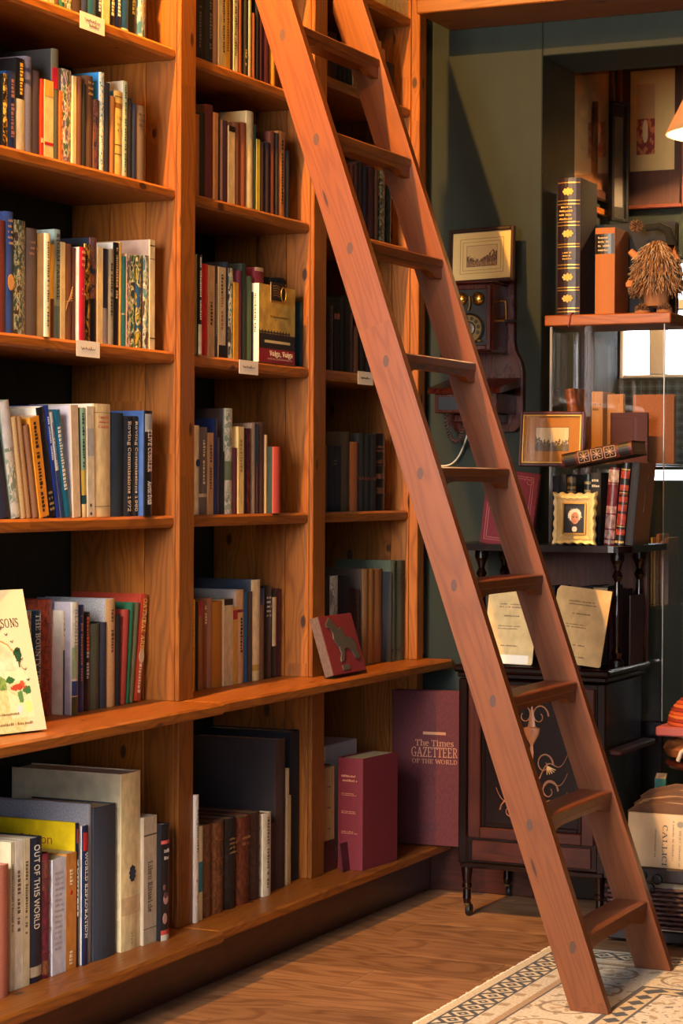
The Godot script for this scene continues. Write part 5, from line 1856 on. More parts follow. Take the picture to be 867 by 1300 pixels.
	book_parts(d, 0.072, 0.282, 0.17, "l", "5a2a24", [])
	d.get_node("spine").queue_free()
	d.get_node("raised_band").queue_free()
	bx("spine_remnant", Vector3(0.001, 0.04, 0), Vector3(0.005, 0.08, 0.07), book_mat("l", "5a2a24"), d, 0.001)
	st = start()
	for k in 7:
		box(st, Vector3(-0.002, 0.18, -0.03 + k * 0.01), Vector3(0.006, 0.196, 0.0088), 0.002)
	obj("page_gathering", st, mat("gathering", Color("8a6238"), 0.9), d)
	d = thing("leather_fragment", "torn maroon leather spine piece leaning on the broken-backed book", "fragment", V(0.045, LB + 0.0005, 0.865))
	bx("leather_piece", Vector3(0, 0.038, 0), Vector3(0.004, 0.076, 0.05), book_mat("l", "5c2430"), d, 0.001).rotation.z = 0.12
	d = thing("storage_box", "white archive box with a dashed line behind the red dictionary", "box", V(-0.15, LB + 0.0005, 1.03))
	bx("box_body", Vector3(0, 0.14, 0), Vector3(0.2, 0.28, 0.2), mat("box_white", Color("b9b0a8"), 0.8), d, 0.002)
	bx("box_lid", Vector3(0, 0.302, 0), Vector3(0.206, 0.042, 0.206), mat("box_white", Color("b9b0a8"), 0.8), d, 0.002)


# ---------------------------------------------------------------- basket and objects by the opening
func make_basket() -> void:
	var b := thing("wicker_basket", "dark red wicker hamper full of newspapers behind the ladder foot", "basket", V(0.99, 0, 1.09))
	var m := mat("wicker", Color("3a1c1c"), 0.5)
	var rimm := mat("basket_rim", Color("1c1416"), 0.45)
	var w := 0.50
	var h := 0.15
	var d := 0.24
	var st := start()
	var nx := 30
	var rows := 9
	for side in 4:
		var lw: float = [w, d, w, d][side]
		var cnt := int(nx * lw / w)
		for r in rows:
			var y := 0.045 + h * (r + 0.5) / rows * 0.72
			var pts := []
			for k in cnt + 1:
				var s := -lw / 2.0 + lw * k / cnt
				var o := 0.004 * (1.0 if (k + r) % 2 else -1.0)
				match side:
					0: pts.append(Vector3(s, y, d / 2.0 + o))
					1: pts.append(Vector3(w / 2.0 + o, y, s))
					2: pts.append(Vector3(s, y, -d / 2.0 + o))
					_: pts.append(Vector3(-w / 2.0 + o, y, s))
			tube(st, pts, 0.0058, 5)
	obj("weave", st, m, b)
	st = start()
	for s in [-1.0, 1.0]:
		box(st, Vector3(0, 0.185, s * d / 2.0), Vector3(w + 0.02, 0.038, 0.016), 0.004, 0)
		box(st, Vector3(s * w / 2.0, 0.185, 0), Vector3(0.016, 0.038, d + 0.01), 0.004, 2)
		box(st, Vector3(0, 0.028, s * d / 2.0), Vector3(w + 0.02, 0.03, 0.018), 0.004, 0)
		box(st, Vector3(s * w / 2.0, 0.028, 0), Vector3(0.018, 0.03, d + 0.01), 0.004, 2)
	obj("rim", st, rimm, b)
	bx("base", Vector3(0, 0.02, 0), Vector3(w - 0.01, 0.012, d - 0.01), rimm, b, 0.0)
	for k in [[-0.155, 0.182], [-0.115, 0.175], [-0.135, 0.152]]:
		st = start()
		lathe(st, Vector3.ZERO, [Vector2(0.014, 0), Vector2(0.013, 0.008), Vector2(0.006, 0.011), Vector2(0, 0.0115)], 14)
		obj("stud", st, M.black_metal, b).transform = Transform3D(Basis(Vector3.RIGHT, PI / 2.0), Vector3(k[0], k[1], d / 2.0 + 0.008))
	st = start()
	box(st, Vector3(0, 0.047, d / 2.0 + 0.01), Vector3(w, 0.004, 0.004), 0.001)
	obj("metal_strip", st, M.steel, b)
	# front newspaper
	var n := thing("newspaper", "folded cream newspaper with sideways printed title standing in the hamper", "newspaper", V(0.92, 0.10, 1.0))
	n.rotation.x = -0.08
	var paper := mat("newsprint", Color("d8bc94"), 0.9, T.rub)
	bx("sheet", Vector3(0.03, 0.118, 0), Vector3(0.34, 0.236, 0.006), paper, n, 0.002)
	lettering("CALLICI", Vector3(-0.040, 0.155, 0.0034), Vector3.DOWN, Vector3.RIGHT, 0.104, 0.013, ink("2a2624"), n)
	for k in [[-0.065, 0.16, 0.07], [-0.018, 0.17, 0.1], [0.0, 0.15, 0.09], [0.012, 0.15, 0.07]]:
		strokes(Vector3(k[0], k[1], 0.0034), Vector3.DOWN, Vector3.RIGHT, k[2], 0.006, ink("8a7458"), n, 1, "printed_line")
	disc(Vector3(0.0, 0.211, 0.0036), 0.009, ink("8a7c6c"), n, Vector3(0, 0, 1), 0.9, "printed_bulb")
	bx("printed_stem", Vector3(0.018, 0.211, 0.0035), Vector3(0.02, 0.006, 0.0006), ink("2a2c3c"), n, 0.0)
	bx("printed_block", Vector3(0.03, 0.14, 0.0035), Vector3(0.03, 0.028, 0.0006), ink("1c1a1c"), n, 0.0)
	for k in 7:
		var f := thing("newspaper", ["first", "second", "third", "fourth", "fifth", "sixth", "rearmost"][k] + " of the brown folded newspapers bundled behind the cream one", "newspaper", V(0.93 + 0.012 * (k % 3), 0.115, 1.036 + k * 0.0185), "bundled newspapers in the hamper")
		st = start()
		var pts := PackedVector2Array([Vector2(-0.155 + 0.01 * (k % 2), 0), Vector2(0.18, 0), Vector2(0.18, 0.235 + 0.006 * k), Vector2(-0.06, 0.242 + 0.006 * k), Vector2(-0.13, 0.234 + 0.004 * k), Vector2(-0.155, 0.215 + 0.004 * k)])
		prism(st, pts, Vector3.ZERO, Vector3.RIGHT, Vector3.UP, Vector3(0, 0, 1), 0.007, 4.0, 4.0)
		obj("folded_sheets", st, mat("old_news%d" % (k % 2), [Color("6e4c34"), Color("b58a60")][k % 2], 0.9, T.rub), f)
		st = start()
		tube(st, [Vector3(-0.155, 0.218 + 0.004 * k, 0.0035), Vector3(-0.13, 0.236 + 0.004 * k, 0.0035), Vector3(-0.06, 0.243 + 0.006 * k, 0.0035), Vector3(0.18, 0.236 + 0.006 * k, 0.0035)], 0.0042, 6)
		obj("fold", st, mat("old_news0", Color("9a704c"), 0.9, T.rub), f)
	var gb := thing("paperback_book", "green and yellow spined book standing in the hamper behind the newspapers", "book", V(0.80, 0.0005, 1.235))
	gb.basis = Basis(Vector3.UP, -PI / 2.0 + 0.25)
	book_parts(gb, 0.030, 0.395, 0.12, "p", "1f6a5c", [["b", "0.80", "0.94", "c8b878"], ["c", "3a2a2c"]])
	# side stand with pouch, tray and ribbed dome
	var s := thing("pedestal_stand", "dark round pedestal stand mostly hidden behind the hamper", "stand", V(0.925, 0, 1.385))
	st = start()
	lathe(st, Vector3.ZERO, [Vector2(0, 0), Vector2(0.12, 0), Vector2(0.12, 0.02), Vector2(0.03, 0.05), Vector2(0.02, 0.2), Vector2(0.03, 0.39), Vector2(0.05, 0.418), Vector2(0, 0.418)], 20)
	obj("column", st, M.mahogany, s)
	st = start()
	lathe(st, Vector3.ZERO, [Vector2(0, 0.418), Vector2(0.145, 0.418), Vector2(0.15, 0.426), Vector2(0.145, 0.434), Vector2(0, 0.434)], 28)
	obj("round_top", st, M.mahogany, s)
	var po := thing("leather_pouch", "rounded tan leather pouch with a pale strap under the red tray", "pouch", V(0.905, 0.4345, 1.37))
	st = start()
	lathe(st, Vector3(0.0, 0, 0), [Vector2(0, 0), Vector2(0.07, 0.0), Vector2(0.104, 0.012), Vector2(0.112, 0.032), Vector2(0.104, 0.054), Vector2(0.07, 0.066), Vector2(0.02, 0.069), Vector2(0, 0.069)], 26, Vector3(1.2, 1, 0.85))
	obj("pouch_body", st, mat("tan_leather", Color("9a5a34"), 0.32, T.leather), po)
	st = start()
	tube(st, [Vector3(-0.07, 0.006, 0.088), Vector3(-0.06, 0.03, 0.094), Vector3(-0.03, 0.052, 0.09), Vector3(0.03, 0.062, 0.07)], 0.006, 8)
	tube(st, [Vector3(-0.085, 0.064, 0.03), Vector3(-0.06, 0.0645, 0.052), Vector3(-0.035, 0.060, 0.078), Vector3(0.0, 0.050, 0.096)], 0.004, 8)
	obj("strap", st, mat("strap_pale", Color("c8b498"), 0.5), po)
	var tr := thing("wooden_tray", "pinkish red wooden tray carrying the ribbed dome", "tray", V(0.925, 0.5042, 1.37))
	bx("tray_board", Vector3(0, 0.0145, 0), Vector3(0.30, 0.026, 0.2), mat("tray_red", Color("9c4a44"), 0.35), tr, 0.004, 0)
	var dm := thing("ribbed_dome", "orange red ribbed wooden dome on the pinkish tray", "ornament", V(0.888, 0.5320, 1.37))
	for k in 9:
		st = start()
		var y0 := 0.0095 * k
		var r0 := 0.105 * sqrt(1.0 - pow(k / 9.6, 2.0))
		var r1 := 0.105 * sqrt(1.0 - pow((k + 1) / 9.6, 2.0))
		lathe(st, Vector3(0, y0, 0), [Vector2(0, 0), Vector2(r0 - 0.002, 0.0), Vector2(r0, 0.003), Vector2(lerpf(r0, r1, 0.6), 0.007), Vector2(r1 - 0.002, 0.0093), Vector2(0, 0.0093)], 26)
		obj("rib", st, mat("rib%d" % (k % 3), [Color("b8502a"), Color("8a3024"), Color("c86430")][k % 3], 0.4), dm)


func _ready() -> void:
	rng.seed = 20240607
	setup_camera_and_light()
	make_textures()
	make_materials()
	make_room()
	make_floor()
	make_bookcase()
	make_ladder()
	make_rug()
	make_cabinet()
	make_case()
	make_back_lamp()
	make_back_room_cloth()
	make_shelf_lamps()
	make_phone()
	make_pictures()
	make_cabinet_items()
	make_case_top()
	make_basket()
	make_display_books()
	for r in rows():
		book_row(r[0], r[1], r[2], r[3])
	card(-0.427, -0.325, 2.155, 2.1915, "white handwritten card with two lines on the outer bay's top shelf edge", 2)
	card(-0.437, -0.341, 1.453, 1.4875, "white handwritten card on the outer bay's third shelf edge", 1)
	card(0.316, 0.419, 1.4515, 1.4855, "white handwritten card on the middle bay's third shelf edge", 1)
	card(1.02, 1.122, 1.456, 1.492, "cream handwritten card on the corner bay's third shelf edge beside the ladder", 1)


# rows of books: shelf height, place, group, [u0, u1, height, spine x, depth, lean, style, colour, look, extras]
func rows() -> Array:
	return [
		[2.1886, "the outer bay's top shelf", "books on the outer bay's top shelf", [
			[-0.5369, -0.5124, 0.1284, -0.018, 0.17, 0, "h", "d8c8a0", "cream clothbound book", [["m", "8a7040"]]],
			[-0.5119, -0.4986, 0.116, -0.018, 0.17, 0.17, "p", "cdb98c", "slim cream paperback", []],
			[-0.4981, -0.4754, 0.1301, -0.018, 0.17, 0.34, "h", "6b4a35", "brown clothbound book", []],
			[-0.4749, -0.4536, 0.125, -0.018, 0.17, 0.49, "h", "1f6b58", "teal green book", [["m", "c0b070"]]],
			[-0.4531, -0.4252, 0.1371, -0.018, 0.17, 0.62, "j", "c9a593", "pink floral jacketed book", [["a", "floral"]]],
			[-0.4247, -0.3837, 0.1549, -0.018, 0.17, 0.76, "h", "3f2a26", "dark brown book", []],
			[-0.3832, -0.3611, 0.1484, -0.018, 0.17, 0.88, "h", "1c2a55", "narrow navy book", []],
			[-0.3606, -0.3251, 0.1479, -0.018, 0.17, 0.99, "j", "2b5e7a", "blue-green jacketed book", []],
			[-0.3246, -0.302, 0.1681, -0.018, 0.17, 1.11, "j", "14141c", "black book with silver lettering", [["m", "c8c8c8"]]],
			[-0.3015, -0.2719, 0.1808, -0.018, 0.17, 1.21, "p", "dcc58a", "straw yellow paperback", []],
			[-0.2714, -0.2449, 0.1663, -0.018, 0.17, 1.33, "j", "15151d", "black book with cream lettering", [["m", "d8c9a0"]]],
			[-0.2444, -0.2177, 0.1861, -0.018, 0.17, 1.45, "j", "172244", "navy book with bold white lettering", [["m", "e8e0d0"]]],
			[-0.2172, -0.1832, 0.1824, -0.018, 0.17, 1.53, "j", "24507c", "mid blue jacketed book", [["b", ".0", ".04", "d8d0b0"]]],
			[-0.1827, -0.1518, 0.1966, -0.018, 0.17, 1.61, "j", "17180f", "black book with olive lettering", [["m", "8a7a30"]]],
			[-0.1483, -0.1093, 0.1908, -0.018, 0.17, 0.81, "j", "9fb9c4", "pale blue picture-jacket book", [["a", "sky"]]],
		]],
		[1.8642, "the outer bay's second shelf", "books on the outer bay's second shelf", [
			[-0.6879, -0.672, 0.1498, -0.018, 0.17, 0, "j", "17130f", "black book with gold blotched spine", [["a", "gold"]]],
			[-0.6706, -0.6387, 0.1589, -0.018, 0.17, 0, "j", "1d2b52", "navy book with a blue cover", [["c", "1c4a8c"], ["m", "8a5a50"]]],
			[-0.6382, -0.6077, 0.1911, -0.018, 0.17, 0.1, "j", "16151a", "black and gold book with an engraved lower half", [["b", ".0", ".56", "b5ad95"], ["m", "d0a030", ".62", ".95"]]],
			[-0.6062, -0.5794, 0.2002, -0.018, 0.17, 0, "h", "6d6a86", "lilac grey book with two dark bars", [["b", ".72", ".76", "3a3a55"], ["b", ".84", ".88", "3a3a55"]]],
			[-0.5766, -0.5495, 0.1758, -0.018, 0.17, 0, "h", "3a2632", "plum brown book", []],
			[-0.5481, -0.539, 0.1626, -0.018, 0.17, 0, "p", "c83c18", "slim vermilion paperback", [["b", ".18", ".24", "e8c890"]]],
			[-0.5345, -0.5007, 0.1635, -0.018, 0.17, 0, "p", "e2c987", "cream paperback with a red band", [["b", ".165", ".205", "b81c28"], ["b", ".80", "1.0", "d9a648"]]],
			[-0.5002, -0.4756, 0.235, -0.018, 0.17, 0.12, "h", "5c5a4c", "tall olive grey book with a red panel", [["b", ".64", ".83", "b01c30"], ["c", "20222c"]]],
			[-0.4751, -0.4667, 0.1494, -0.018, 0.17, 0.22, "p", "d2702a", "slim orange paperback", []],
			[-0.4662, -0.4255, 0.1987, -0.018, 0.17, 0.35, "j", "cfc6bc", "white book with a floral spine", [["a", "floral"], ["c", "c8c6d2"]]],
			[-0.424, -0.4097, 0.1901, -0.018, 0.17, 0.15, "p", "e3cf9c", "narrow cream paperback", []],
			[-0.4092, -0.3808, 0.192, -0.018, 0.17, 0.23, "h", "80503c", "plain russet book", []],
			[-0.3803, -0.3679, 0.1801, -0.018, 0.17, 0.32, "h", "141414", "narrow black book", []],
			[-0.3674, -0.3352, 0.2009, -0.018, 0.17, 0.42, "h", "5f3c26", "brown book with gold title lines", [["mh", "c8a060", ".78", ".96"]]],
			[-0.3347, -0.3114, 0.154, -0.018, 0.17, 0.51, "j", "553a3c", "short mottled purple brown book", [["a", "mottle"]]],
			[-0.3104, -0.2927, 0.2178, -0.018, 0.17, 0.42, "j", "b9cdd0", "white and blue patterned book with a bright blue cover", [["a", "blue"], ["c", "2f7ec4"]]],
			[-0.2922, -0.2653, 0.1991, -0.018, 0.17, 0.5, "h", "1f2436", "dark navy book", []],
			[-0.2648, -0.2452, 0.1733, -0.018, 0.17, 0.6, "h", "ae7038", "tan clothbound book", []],
			[-0.2447, -0.2126, 0.1879, -0.018, 0.17, 0.69, "j", "e0b862", "cream yellow book with brown bands", [["b", ".36", ".37", "5a3a18"], ["b", ".25", ".26", "5a3a18"], ["b", ".80", ".86", "8a5a28"], ["b", ".93", ".94", "5a3a18"], ["c", "3a78b4"], ["mh", "8a6a30", ".5", ".72"]]],
			[-0.2108, -0.1918, 0.2152, -0.018, 0.17, 0.38, "j", "bfc4a6", "pale sage book with teal lettering", [["m", "1f5a58", ".3", ".96"], ["m", "1f5a58", ".05", ".25"], ["c", "c9bcae"]]],
			[-0.1903, -0.1694, 0.1799, -0.018, 0.17, 0.15, "h", "191a20", "short black book", []],
			[-0.1689, -0.1508, 0.1723, -0.018, 0.17, 0.23, "h", "1d2c58", "short navy book", []],
			[-0.1498, -0.1076, 0.1718, -0.018, 0.17, 0.17, "h", "7e6858", "short grey brown book with rubbed title", [["mh", "3a3030", ".70", ".92"]]],
		]],
		[1.4866, "the outer bay's third shelf", "books on the outer bay's third shelf", [
			[-0.7004, -0.6775, 0.2284, -0.018, 0.17, 0, "h", "6b2018", "dark red book", []],
			[-0.6765, -0.6455, 0.2491, -0.018, 0.17, 0, "h", "2b4588", "royal blue book with a gold disc", [["disc", ".42", "c08a50"], ["mh", "c09a70", ".72", ".95"]]],
			[-0.6442, -0.6015, 0.2354, -0.018, 0.17, 0, "j", "6e7058", "torn olive jacketed book", [["a", "mottle2"], ["c", "c8b890"]]],
			[-0.5987, -0.5567, 0.2238, -0.018, 0.17, 0, "h", "57453f", "taupe book with faded title", [["mh", "9a6a58", ".74", ".9"]]],
			[-0.5562, -0.5379, 0.216, 0.0, 0.17, 0.08, "j", "e3d6a8", "cream spined book with an orange scene on its cover", [["c", "7a5a30"], ["m", "6a5a48", ".1", ".92"]]],
			[-0.5081, -0.4933, 0.1984, -0.018, 0.17, 0, "j", "d6a746", "yellow and brown book", [["b", "0", ".42", "5a3420"]]],
			[-0.4925, -0.4691, 0.232, -0.018, 0.17, 0, "j", "8fa6a8", "pale blue book with bold black lettering", [["t", "STORM PASSAGE", ".66", ".6", "141414", "v"], ["b", "0", ".3", "5a7a8c"]]],
			[-0.4686, -0.452, 0.2073, -0.018, 0.17, 0.09, "p", "e6d2a0", "narrow cream paperback", []],
			[-0.4515, -0.4204, 0.2062, -0.018, 0.17, 0.18, "h", "7a4a30", "brown book with gilt rigging lines", [["rig"]]],
			[-0.4189, -0.4077, 0.2, -0.018, 0.17, 0, "h", "5a2c22", "slim chestnut book", []],
			[-0.4072, -0.3886, 0.2024, -0.006, 0.17, 0.08, "j", "bd2234", "red spined white jacketed book", [["mh", "e0a070", ".78", ".98"], ["c", "dccfc0"], ["mh", "d08a60", ".48", ".58"]]],
			[-0.368, -0.3461, 0.2139, -0.018, 0.17, 0, "j", "1c1a16", "black book with yellow and teal blotches", [["a", "gold"]]],
			[-0.345, -0.3196, 0.23, -0.018, 0.17, 0, "j", "3c2420", "tall navy and brown book", [["c", "1a2234"], ["a", "mottle"], ["b", "0", ".42", "16141c"], ["b", ".66", ".7", "16203c"]]],
			[-0.3191, -0.2965, 0.2117, -0.018, 0.17, 0.09, "p", "e4cb98", "upright cream paperback", []],
			[-0.2959, -0.2714, 0.2105, -0.018, 0.17, 0.13, "j", "8a7f84", "navy topped grey book", [["b", ".38", "1", "1a2038"]]],
			[-0.2709, -0.2466, 0.2128, -0.018, 0.17, 0.2, "j", "a09a86", "grey book with fine dark lettering", [["m", "3a3a3a", ".3", ".85"]]],
			[-0.2459, -0.2254, 0.229, -0.018, 0.17, 0.22, "j", "141519", "black book with tan lettering", [["m", "b08a60", ".45", ".95"], ["c", "c8c8c8"]]],
			[-0.2247, -0.2151, 0.2323, -0.018, 0.17, 0.24, "j", "d8a850", "narrow mustard book", []],
			[-0.2142, -0.1945, 0.2021, -0.018, 0.17, 0.22, "j", "2a7a78", "teal book", [["c", "d8d0b0"], ["b", ".35", ".37", "b0b0a0"]]],
			[-0.1934, -0.1757, 0.2092, -0.018, 0.17, 0.15, "p", "e0c9a0", "cream paperback with red marks", [["a", "floral"]]],
			[-0.175, -0.1526, 0.2076, -0.018, 0.17, 0.18, "j", "87966a", "book with green and white illustration", [["a", "comic"]]],
			[-0.1519, -0.1242, 0.2099, -0.018, 0.17, 0.2, "j", "b9a948", "book with yellow and green illustration", [["a", "comic2"]]],
			[-0.1171, -0.0906, 0.2131, -0.018, 0.17, 0, "j", "93aaa6", "blue grey book with speckled figures", [["a", "comic3"]]],
			[-0.0896, -0.0665, 0.2515, -0.018, 0.17, 0, "p", "e6cf9e", "tall cream book beside the panel", [["c", "b89a8c"], ["b", ".94", ".95", "3a3028"], ["b", ".82", ".83", "a08858"], ["b", ".1", ".11", "3a3028"]]],
		]],
		[1.1066, "the outer bay's fourth shelf", "books on the outer bay's fourth shelf", [
			[-0.692, -0.653, 0.2027, -0.018, 0.17, -13.23, "h", "262840", "leaning navy book", []],
			[-0.6501, -0.6163, 0.2429, -0.018, 0.17, -11.07, "j", "8fa193", "leaning sage and white jacketed book", [["b", ".6", "1", "d4cfd0"], ["a", "torn"]]],
			[-0.6157, -0.597, 0.2122, -0.018, 0.17, -10.52, "h", "d3ae7d", "leaning pale tan book", []],
			[-0.5964, -0.5776, 0.2128, -0.018, 0.17, -10.46, "h", "b98a5c", "leaning tan book with rubbed edges", []],
			[-0.5716, -0.5489, 0.1959, -0.018, 0.17, -11.7, "h", "a07050", "leaning fawn book", []],
			[-0.5474, -0.5122, 0.2129, -0.018, 0.17, -11.26, "p", "e8952a", "leaning orange paperback", [["m", "2a1a10", ".3", ".95"], ["m2", "2a1a10", ".08", ".25"]]],
			[-0.5107, -0.4828, 0.2356, -0.018, 0.17, -11.36, "j", "17161c", "leaning black book", [["mh", "a08a60", ".05", ".25"], ["c", "e0d8cc"]]],
			[-0.4797, -0.4656, 0.2413, -0.018, 0.17, -11.91, "j", "1f3580", "leaning royal blue book", [["m", "d0d0e8", ".5", ".9"]]],
			[-0.4646, -0.4514, 0.227, -0.018, 0.17, -11.95, "j", "cfd0d6", "leaning white and blue book", [["b", "0", ".45", "2a3a6c"], ["m", "3a4a80", ".5", ".9"]]],
			[-0.4505, -0.4178, 0.2296, -0.018, 0.17, -11.98, "j", "1c6a90", "leaning teal blue paperback", [["m", "e0d8c8", ".25", ".85"]]],
			[-0.4149, -0.386, 0.2417, -0.018, 0.17, -3.14, "p", "d9bd9b", "pinkish cream book with a lilac cover", [["c", "c5bcc8"]]],
			[-0.3855, -0.3798, 0.2372, -0.018, 0.17, -3.07, "j", "1c1f2a", "slim dark book", []],
			[-0.3792, -0.3567, 0.2375, -0.018, 0.17, -2.47, "j", "e3c35a", "green and yellow book", [["b", ".43", "1", "8fb496"], ["b", ".12", ".2", "1f4a50"], ["b", ".0", ".12", "e8cf98"], ["m", "1f3a48", ".46", ".95"]]],
			[-0.3557, -0.3271, 0.2417, -0.018, 0.17, -1.67, "p", "dfd0b4", "off-white book with small black marks", [["m", "2a2a30", ".03", ".12"], ["b", ".55", ".8", "b9b6b2"]]],
			[-0.3254, -0.255, 0.2484, -0.018, 0.17, -0.54, "j", "e7cb97", "wide cream book with red title", [["c", "efe4d2"], ["th", "Captain|James|Cook", ".84", ".12", "b04a30"], ["b", ".92", ".925", "a08050"], ["b", ".09", ".095", "604a30"]]],
			[-0.252, -0.1988, 0.2312, -0.018, 0.17, 0, "h", "15293c", "deep teal blue volume", []],
			[-0.1981, -0.1639, 0.2253, -0.018, 0.17, 0, "h", "141c30", "navy volume with dated gilt lettering", [["t", "Roving Commissions 1972", ".5", ".9", "d8bfa0", "v"]]],
			[-0.1632, -0.1357, 0.2261, -0.018, 0.17, 0, "h", "12141e", "black volume with dated gilt lettering", [["t", "Roving Commissions 1960", ".5", ".9", "d8bfa0", "v"]]],
			[-0.1352, -0.1025, 0.239, 0.0, 0.17, 0.07, "j", "12131b", "black spined thriller with a blue sky cover", [["c", "3a5a98"], ["t", "CLIVE CUSSLER", ".62", ".4", "cfc0b8", "v"], ["t", "Arctic Drift", ".22", ".22", "e8e4e0", "v"], ["b", ".80", ".97", "8a8f98"]]],
		]],
		[0.675, "the outer bay's wide ledge", "books on the outer bay's wide ledge", [
			[-0.5418, -0.5004, 0.2336, -0.065, 0.19, 0, "j", "b8c0a0", "book with a leafy pale jacket", [["a", "floral"]]],
			[-0.4992, -0.4637, 0.2331, -0.065, 0.19, 0, "j", "15385c", "deep blue book with white lettering", [["c", "1a6a88"], ["t", "THE BOUNTY TRILOGY", ".55", ".84", "cfd4d8", "v"]]],
			[-0.4306, -0.3799, 0.2524, -0.085, 0.19, 0, "l", "a6452f", "thick red leather volume with raised bands", []],
			[-0.3794, -0.3735, 0.2281, -0.065, 0.19, 0.08, "j", "e2d3b4", "book half cream and half black", [["b", "0", ".62", "16181f"], ["mh", "8a8070", ".74", ".95"], ["c", "e6dfd0"]]],
			[-0.373, -0.3473, 0.2459, -0.045, 0.19, 0.15, "j", "dcd6c6", "white jacketed book with grey lettering", [["c", "b9b4c4"], ["t", "BLONDIE", ".76", ".36", "8a8a84", "v"], ["b", ".17", ".3", "2a4a90"], ["b", "0", ".16", "3a4a2c"], ["b", ".32", ".6", "9fb48f"]]],
			[-0.3138, -0.2916, 0.2371, -0.065, 0.19, 0, "j", "24387a", "royal blue book", [["m", "b08070", ".3", ".9"]]],
			[-0.2901, -0.265, 0.22, -0.065, 0.19, 0, "j", "14131a", "black book with red and white lettering", [["m", "c8583c", ".62", ".95"], ["m", "b0b0b0", ".35", ".6"]]],
			[-0.2618, -0.2212, 0.1916, -0.065, 0.19, 0, "h", "565c4a", "grey green book", []],
			[-0.2178, -0.1917, 0.1929, -0.065, 0.19, 0, "h", "333a50", "slate blue book", []],
			[-0.19, -0.1519, 0.2444, -0.065, 0.19, 0, "h", "d6a771", "tan book with worn spine", [["m", "5a3a30", ".5", ".9"], ["c", "b9b9c0"]]],
			[-0.151, -0.131, 0.207, -0.065, 0.19, 0, "h", "17161a", "black book with torn spine", []],
			[-0.1305, -0.1074, 0.2164, -0.065, 0.19, 4.42, "h", "ad3f34", "plain red book", []],
			[-0.1064, -0.0932, 0.2317, -0.065, 0.19, 5.09, "h", "1f6a48", "bright green book", []],
			[-0.0921, -0.0731, 0.2312, -0.065, 0.19, 6.92, "h", "6b6b4c", "olive book", []],
			[-0.0709, -0.0391, 0.2484, -0.065, 0.19, 7.81, "j", "b5402c", "orange red book with yellow lettering", [["t", "OATMEAL ARK", ".72", ".48", "e6c060", "v"], ["m", "e0c8a0", ".06", ".35"], ["disc", ".42", "c8b090"]]],
		]],
		[0.1464, "the outer bay's bottom shelf", "books on the outer bay's bottom shelf", [
			[-0.7841, -0.7332, 0.267, 0.033, 0.2, 0, "h", "c9795f", "salmon pink clothbound book", []],
			[-0.7044, -0.6911, 0.304, 0.015, 0.2, 0, "p", "e0cfa8", "first of three cream paperbacks", [["m", "6a5a40", ".4", ".85"]]],
			[-0.6881, -0.659, 0.3036, 0.015, 0.2, 0, "p", "efe6d0", "second and thickest of three cream paperbacks", [["m", "6a5a40", ".4", ".8"]]],
			[-0.656, -0.6342, 0.3025, 0.015, 0.2, 0, "p", "e2d2aa", "third of three cream paperbacks", [["m", "6a5a40", ".35", ".85"]]],
			[-0.6323, -0.5826, 0.3002, 0.015, 0.2, 0, "j", "14223c", "navy book with tall white lettering", [["t", "OUT OF THIS WORLD", ".66", ".58", "efe8d8", "v"], ["b", ".04", ".11", "c9b99c"], ["c", "10141e"]]],
			[-0.5816, -0.5481, 0.2609, 0.015, 0.2, 0, "l", "7a1c34", "burgundy book with gilt bands", [["b", ".03", ".14", "9a5a38"], ["b", ".7", ".95", "8a4038"]]],
			[-0.5472, -0.4935, 0.244, 0.015, 0.2, 0, "p", "d9d4dc", "white grey book with faint lines", [["mh", "a8a4b0", ".2", ".9"]]],
			[-0.4922, -0.4527, 0.2481, 0.015, 0.2, 0, "p", "d68a3a", "orange book with a red spot", [["m", "f0d8b0", ".06", ".16"], ["m", "f0d8b0", ".72", ".86"], ["spot", ".66", "b82018"]]],
			[-0.4507, -0.4424, 0.3082, 0.015, 0.25, 0, "j", "14182c", "tall yellow covered annual", [["cov", "Euro Edition", "8a2c1c"], ["c", "e6c414"], ["t", "GUINNESS", ".55", ".4", "f0e8e0", "v"], ["b", ".86", ".96", "b03a3a"]]],
			[-0.4317, -0.4124, 0.2999, 0.021, 0.2, 0, "j", "1a2850", "white covered book with a navy spine", [["c", "e8e2da"], ["t", "WORLD EXPLORATION", ".5", ".62", "e8e4dc", "v"], ["b", ".82", ".95", "c02c30"]]],
			[-0.4012, -0.3892, 0.3417, 0.015, 0.27, 0, "h", "a3a0a6", "broad grey covered atlas", [["c", "9c9aa4"]]],
			[-0.3887, -0.2979, 0.3326, 0.024, 0.22, 0, "h", "3f4452", "thick slate grey volume", []],
			[-0.2838, -0.2008, 0.3936, 0.03, 0.29, 0, "j", "e4cb96", "huge cream volume with a crest", [["c", "cfbf9c"], ["crest"], ["b", ".2", ".3", "d3b184"], ["m", "b89a68", ".04", ".10"]]],
			[-0.2003, -0.1426, 0.2865, 0.035, 0.2, 0.06, "p", "c2b096", "beige paperback with typed title", [["t", "Libro Ritual de", ".45", ".4", "3a3430", "v"], ["b", ".85", ".86", "4a4038"], ["b", ".12", ".125", "4a4038"]]],
			[-0.1421, -0.104, 0.264, 0.05, 0.2, 0.11, "j", "15161f", "black paperback with pink portraits", [["b", ".83", ".86", "d8605a"], ["b", ".0", ".05", "e0d8c8"], ["b", ".05", ".09", "d05048"], ["faces"], ["mh", "d8d8d8", ".68", ".8"]]],
		]],
		[2.1886, "the middle bay's top shelf", "books on the middle bay's top shelf", [
			[0.1079, 0.1133, 0.2128, -0.018, 0.17, 0, "p", "d8c8a0", "slim cream booklet", []],
			[0.114, 0.1797, 0.2391, -0.018, 0.17, 0, "h", "15171f", "thick black book", [["m", "50525c"]]],
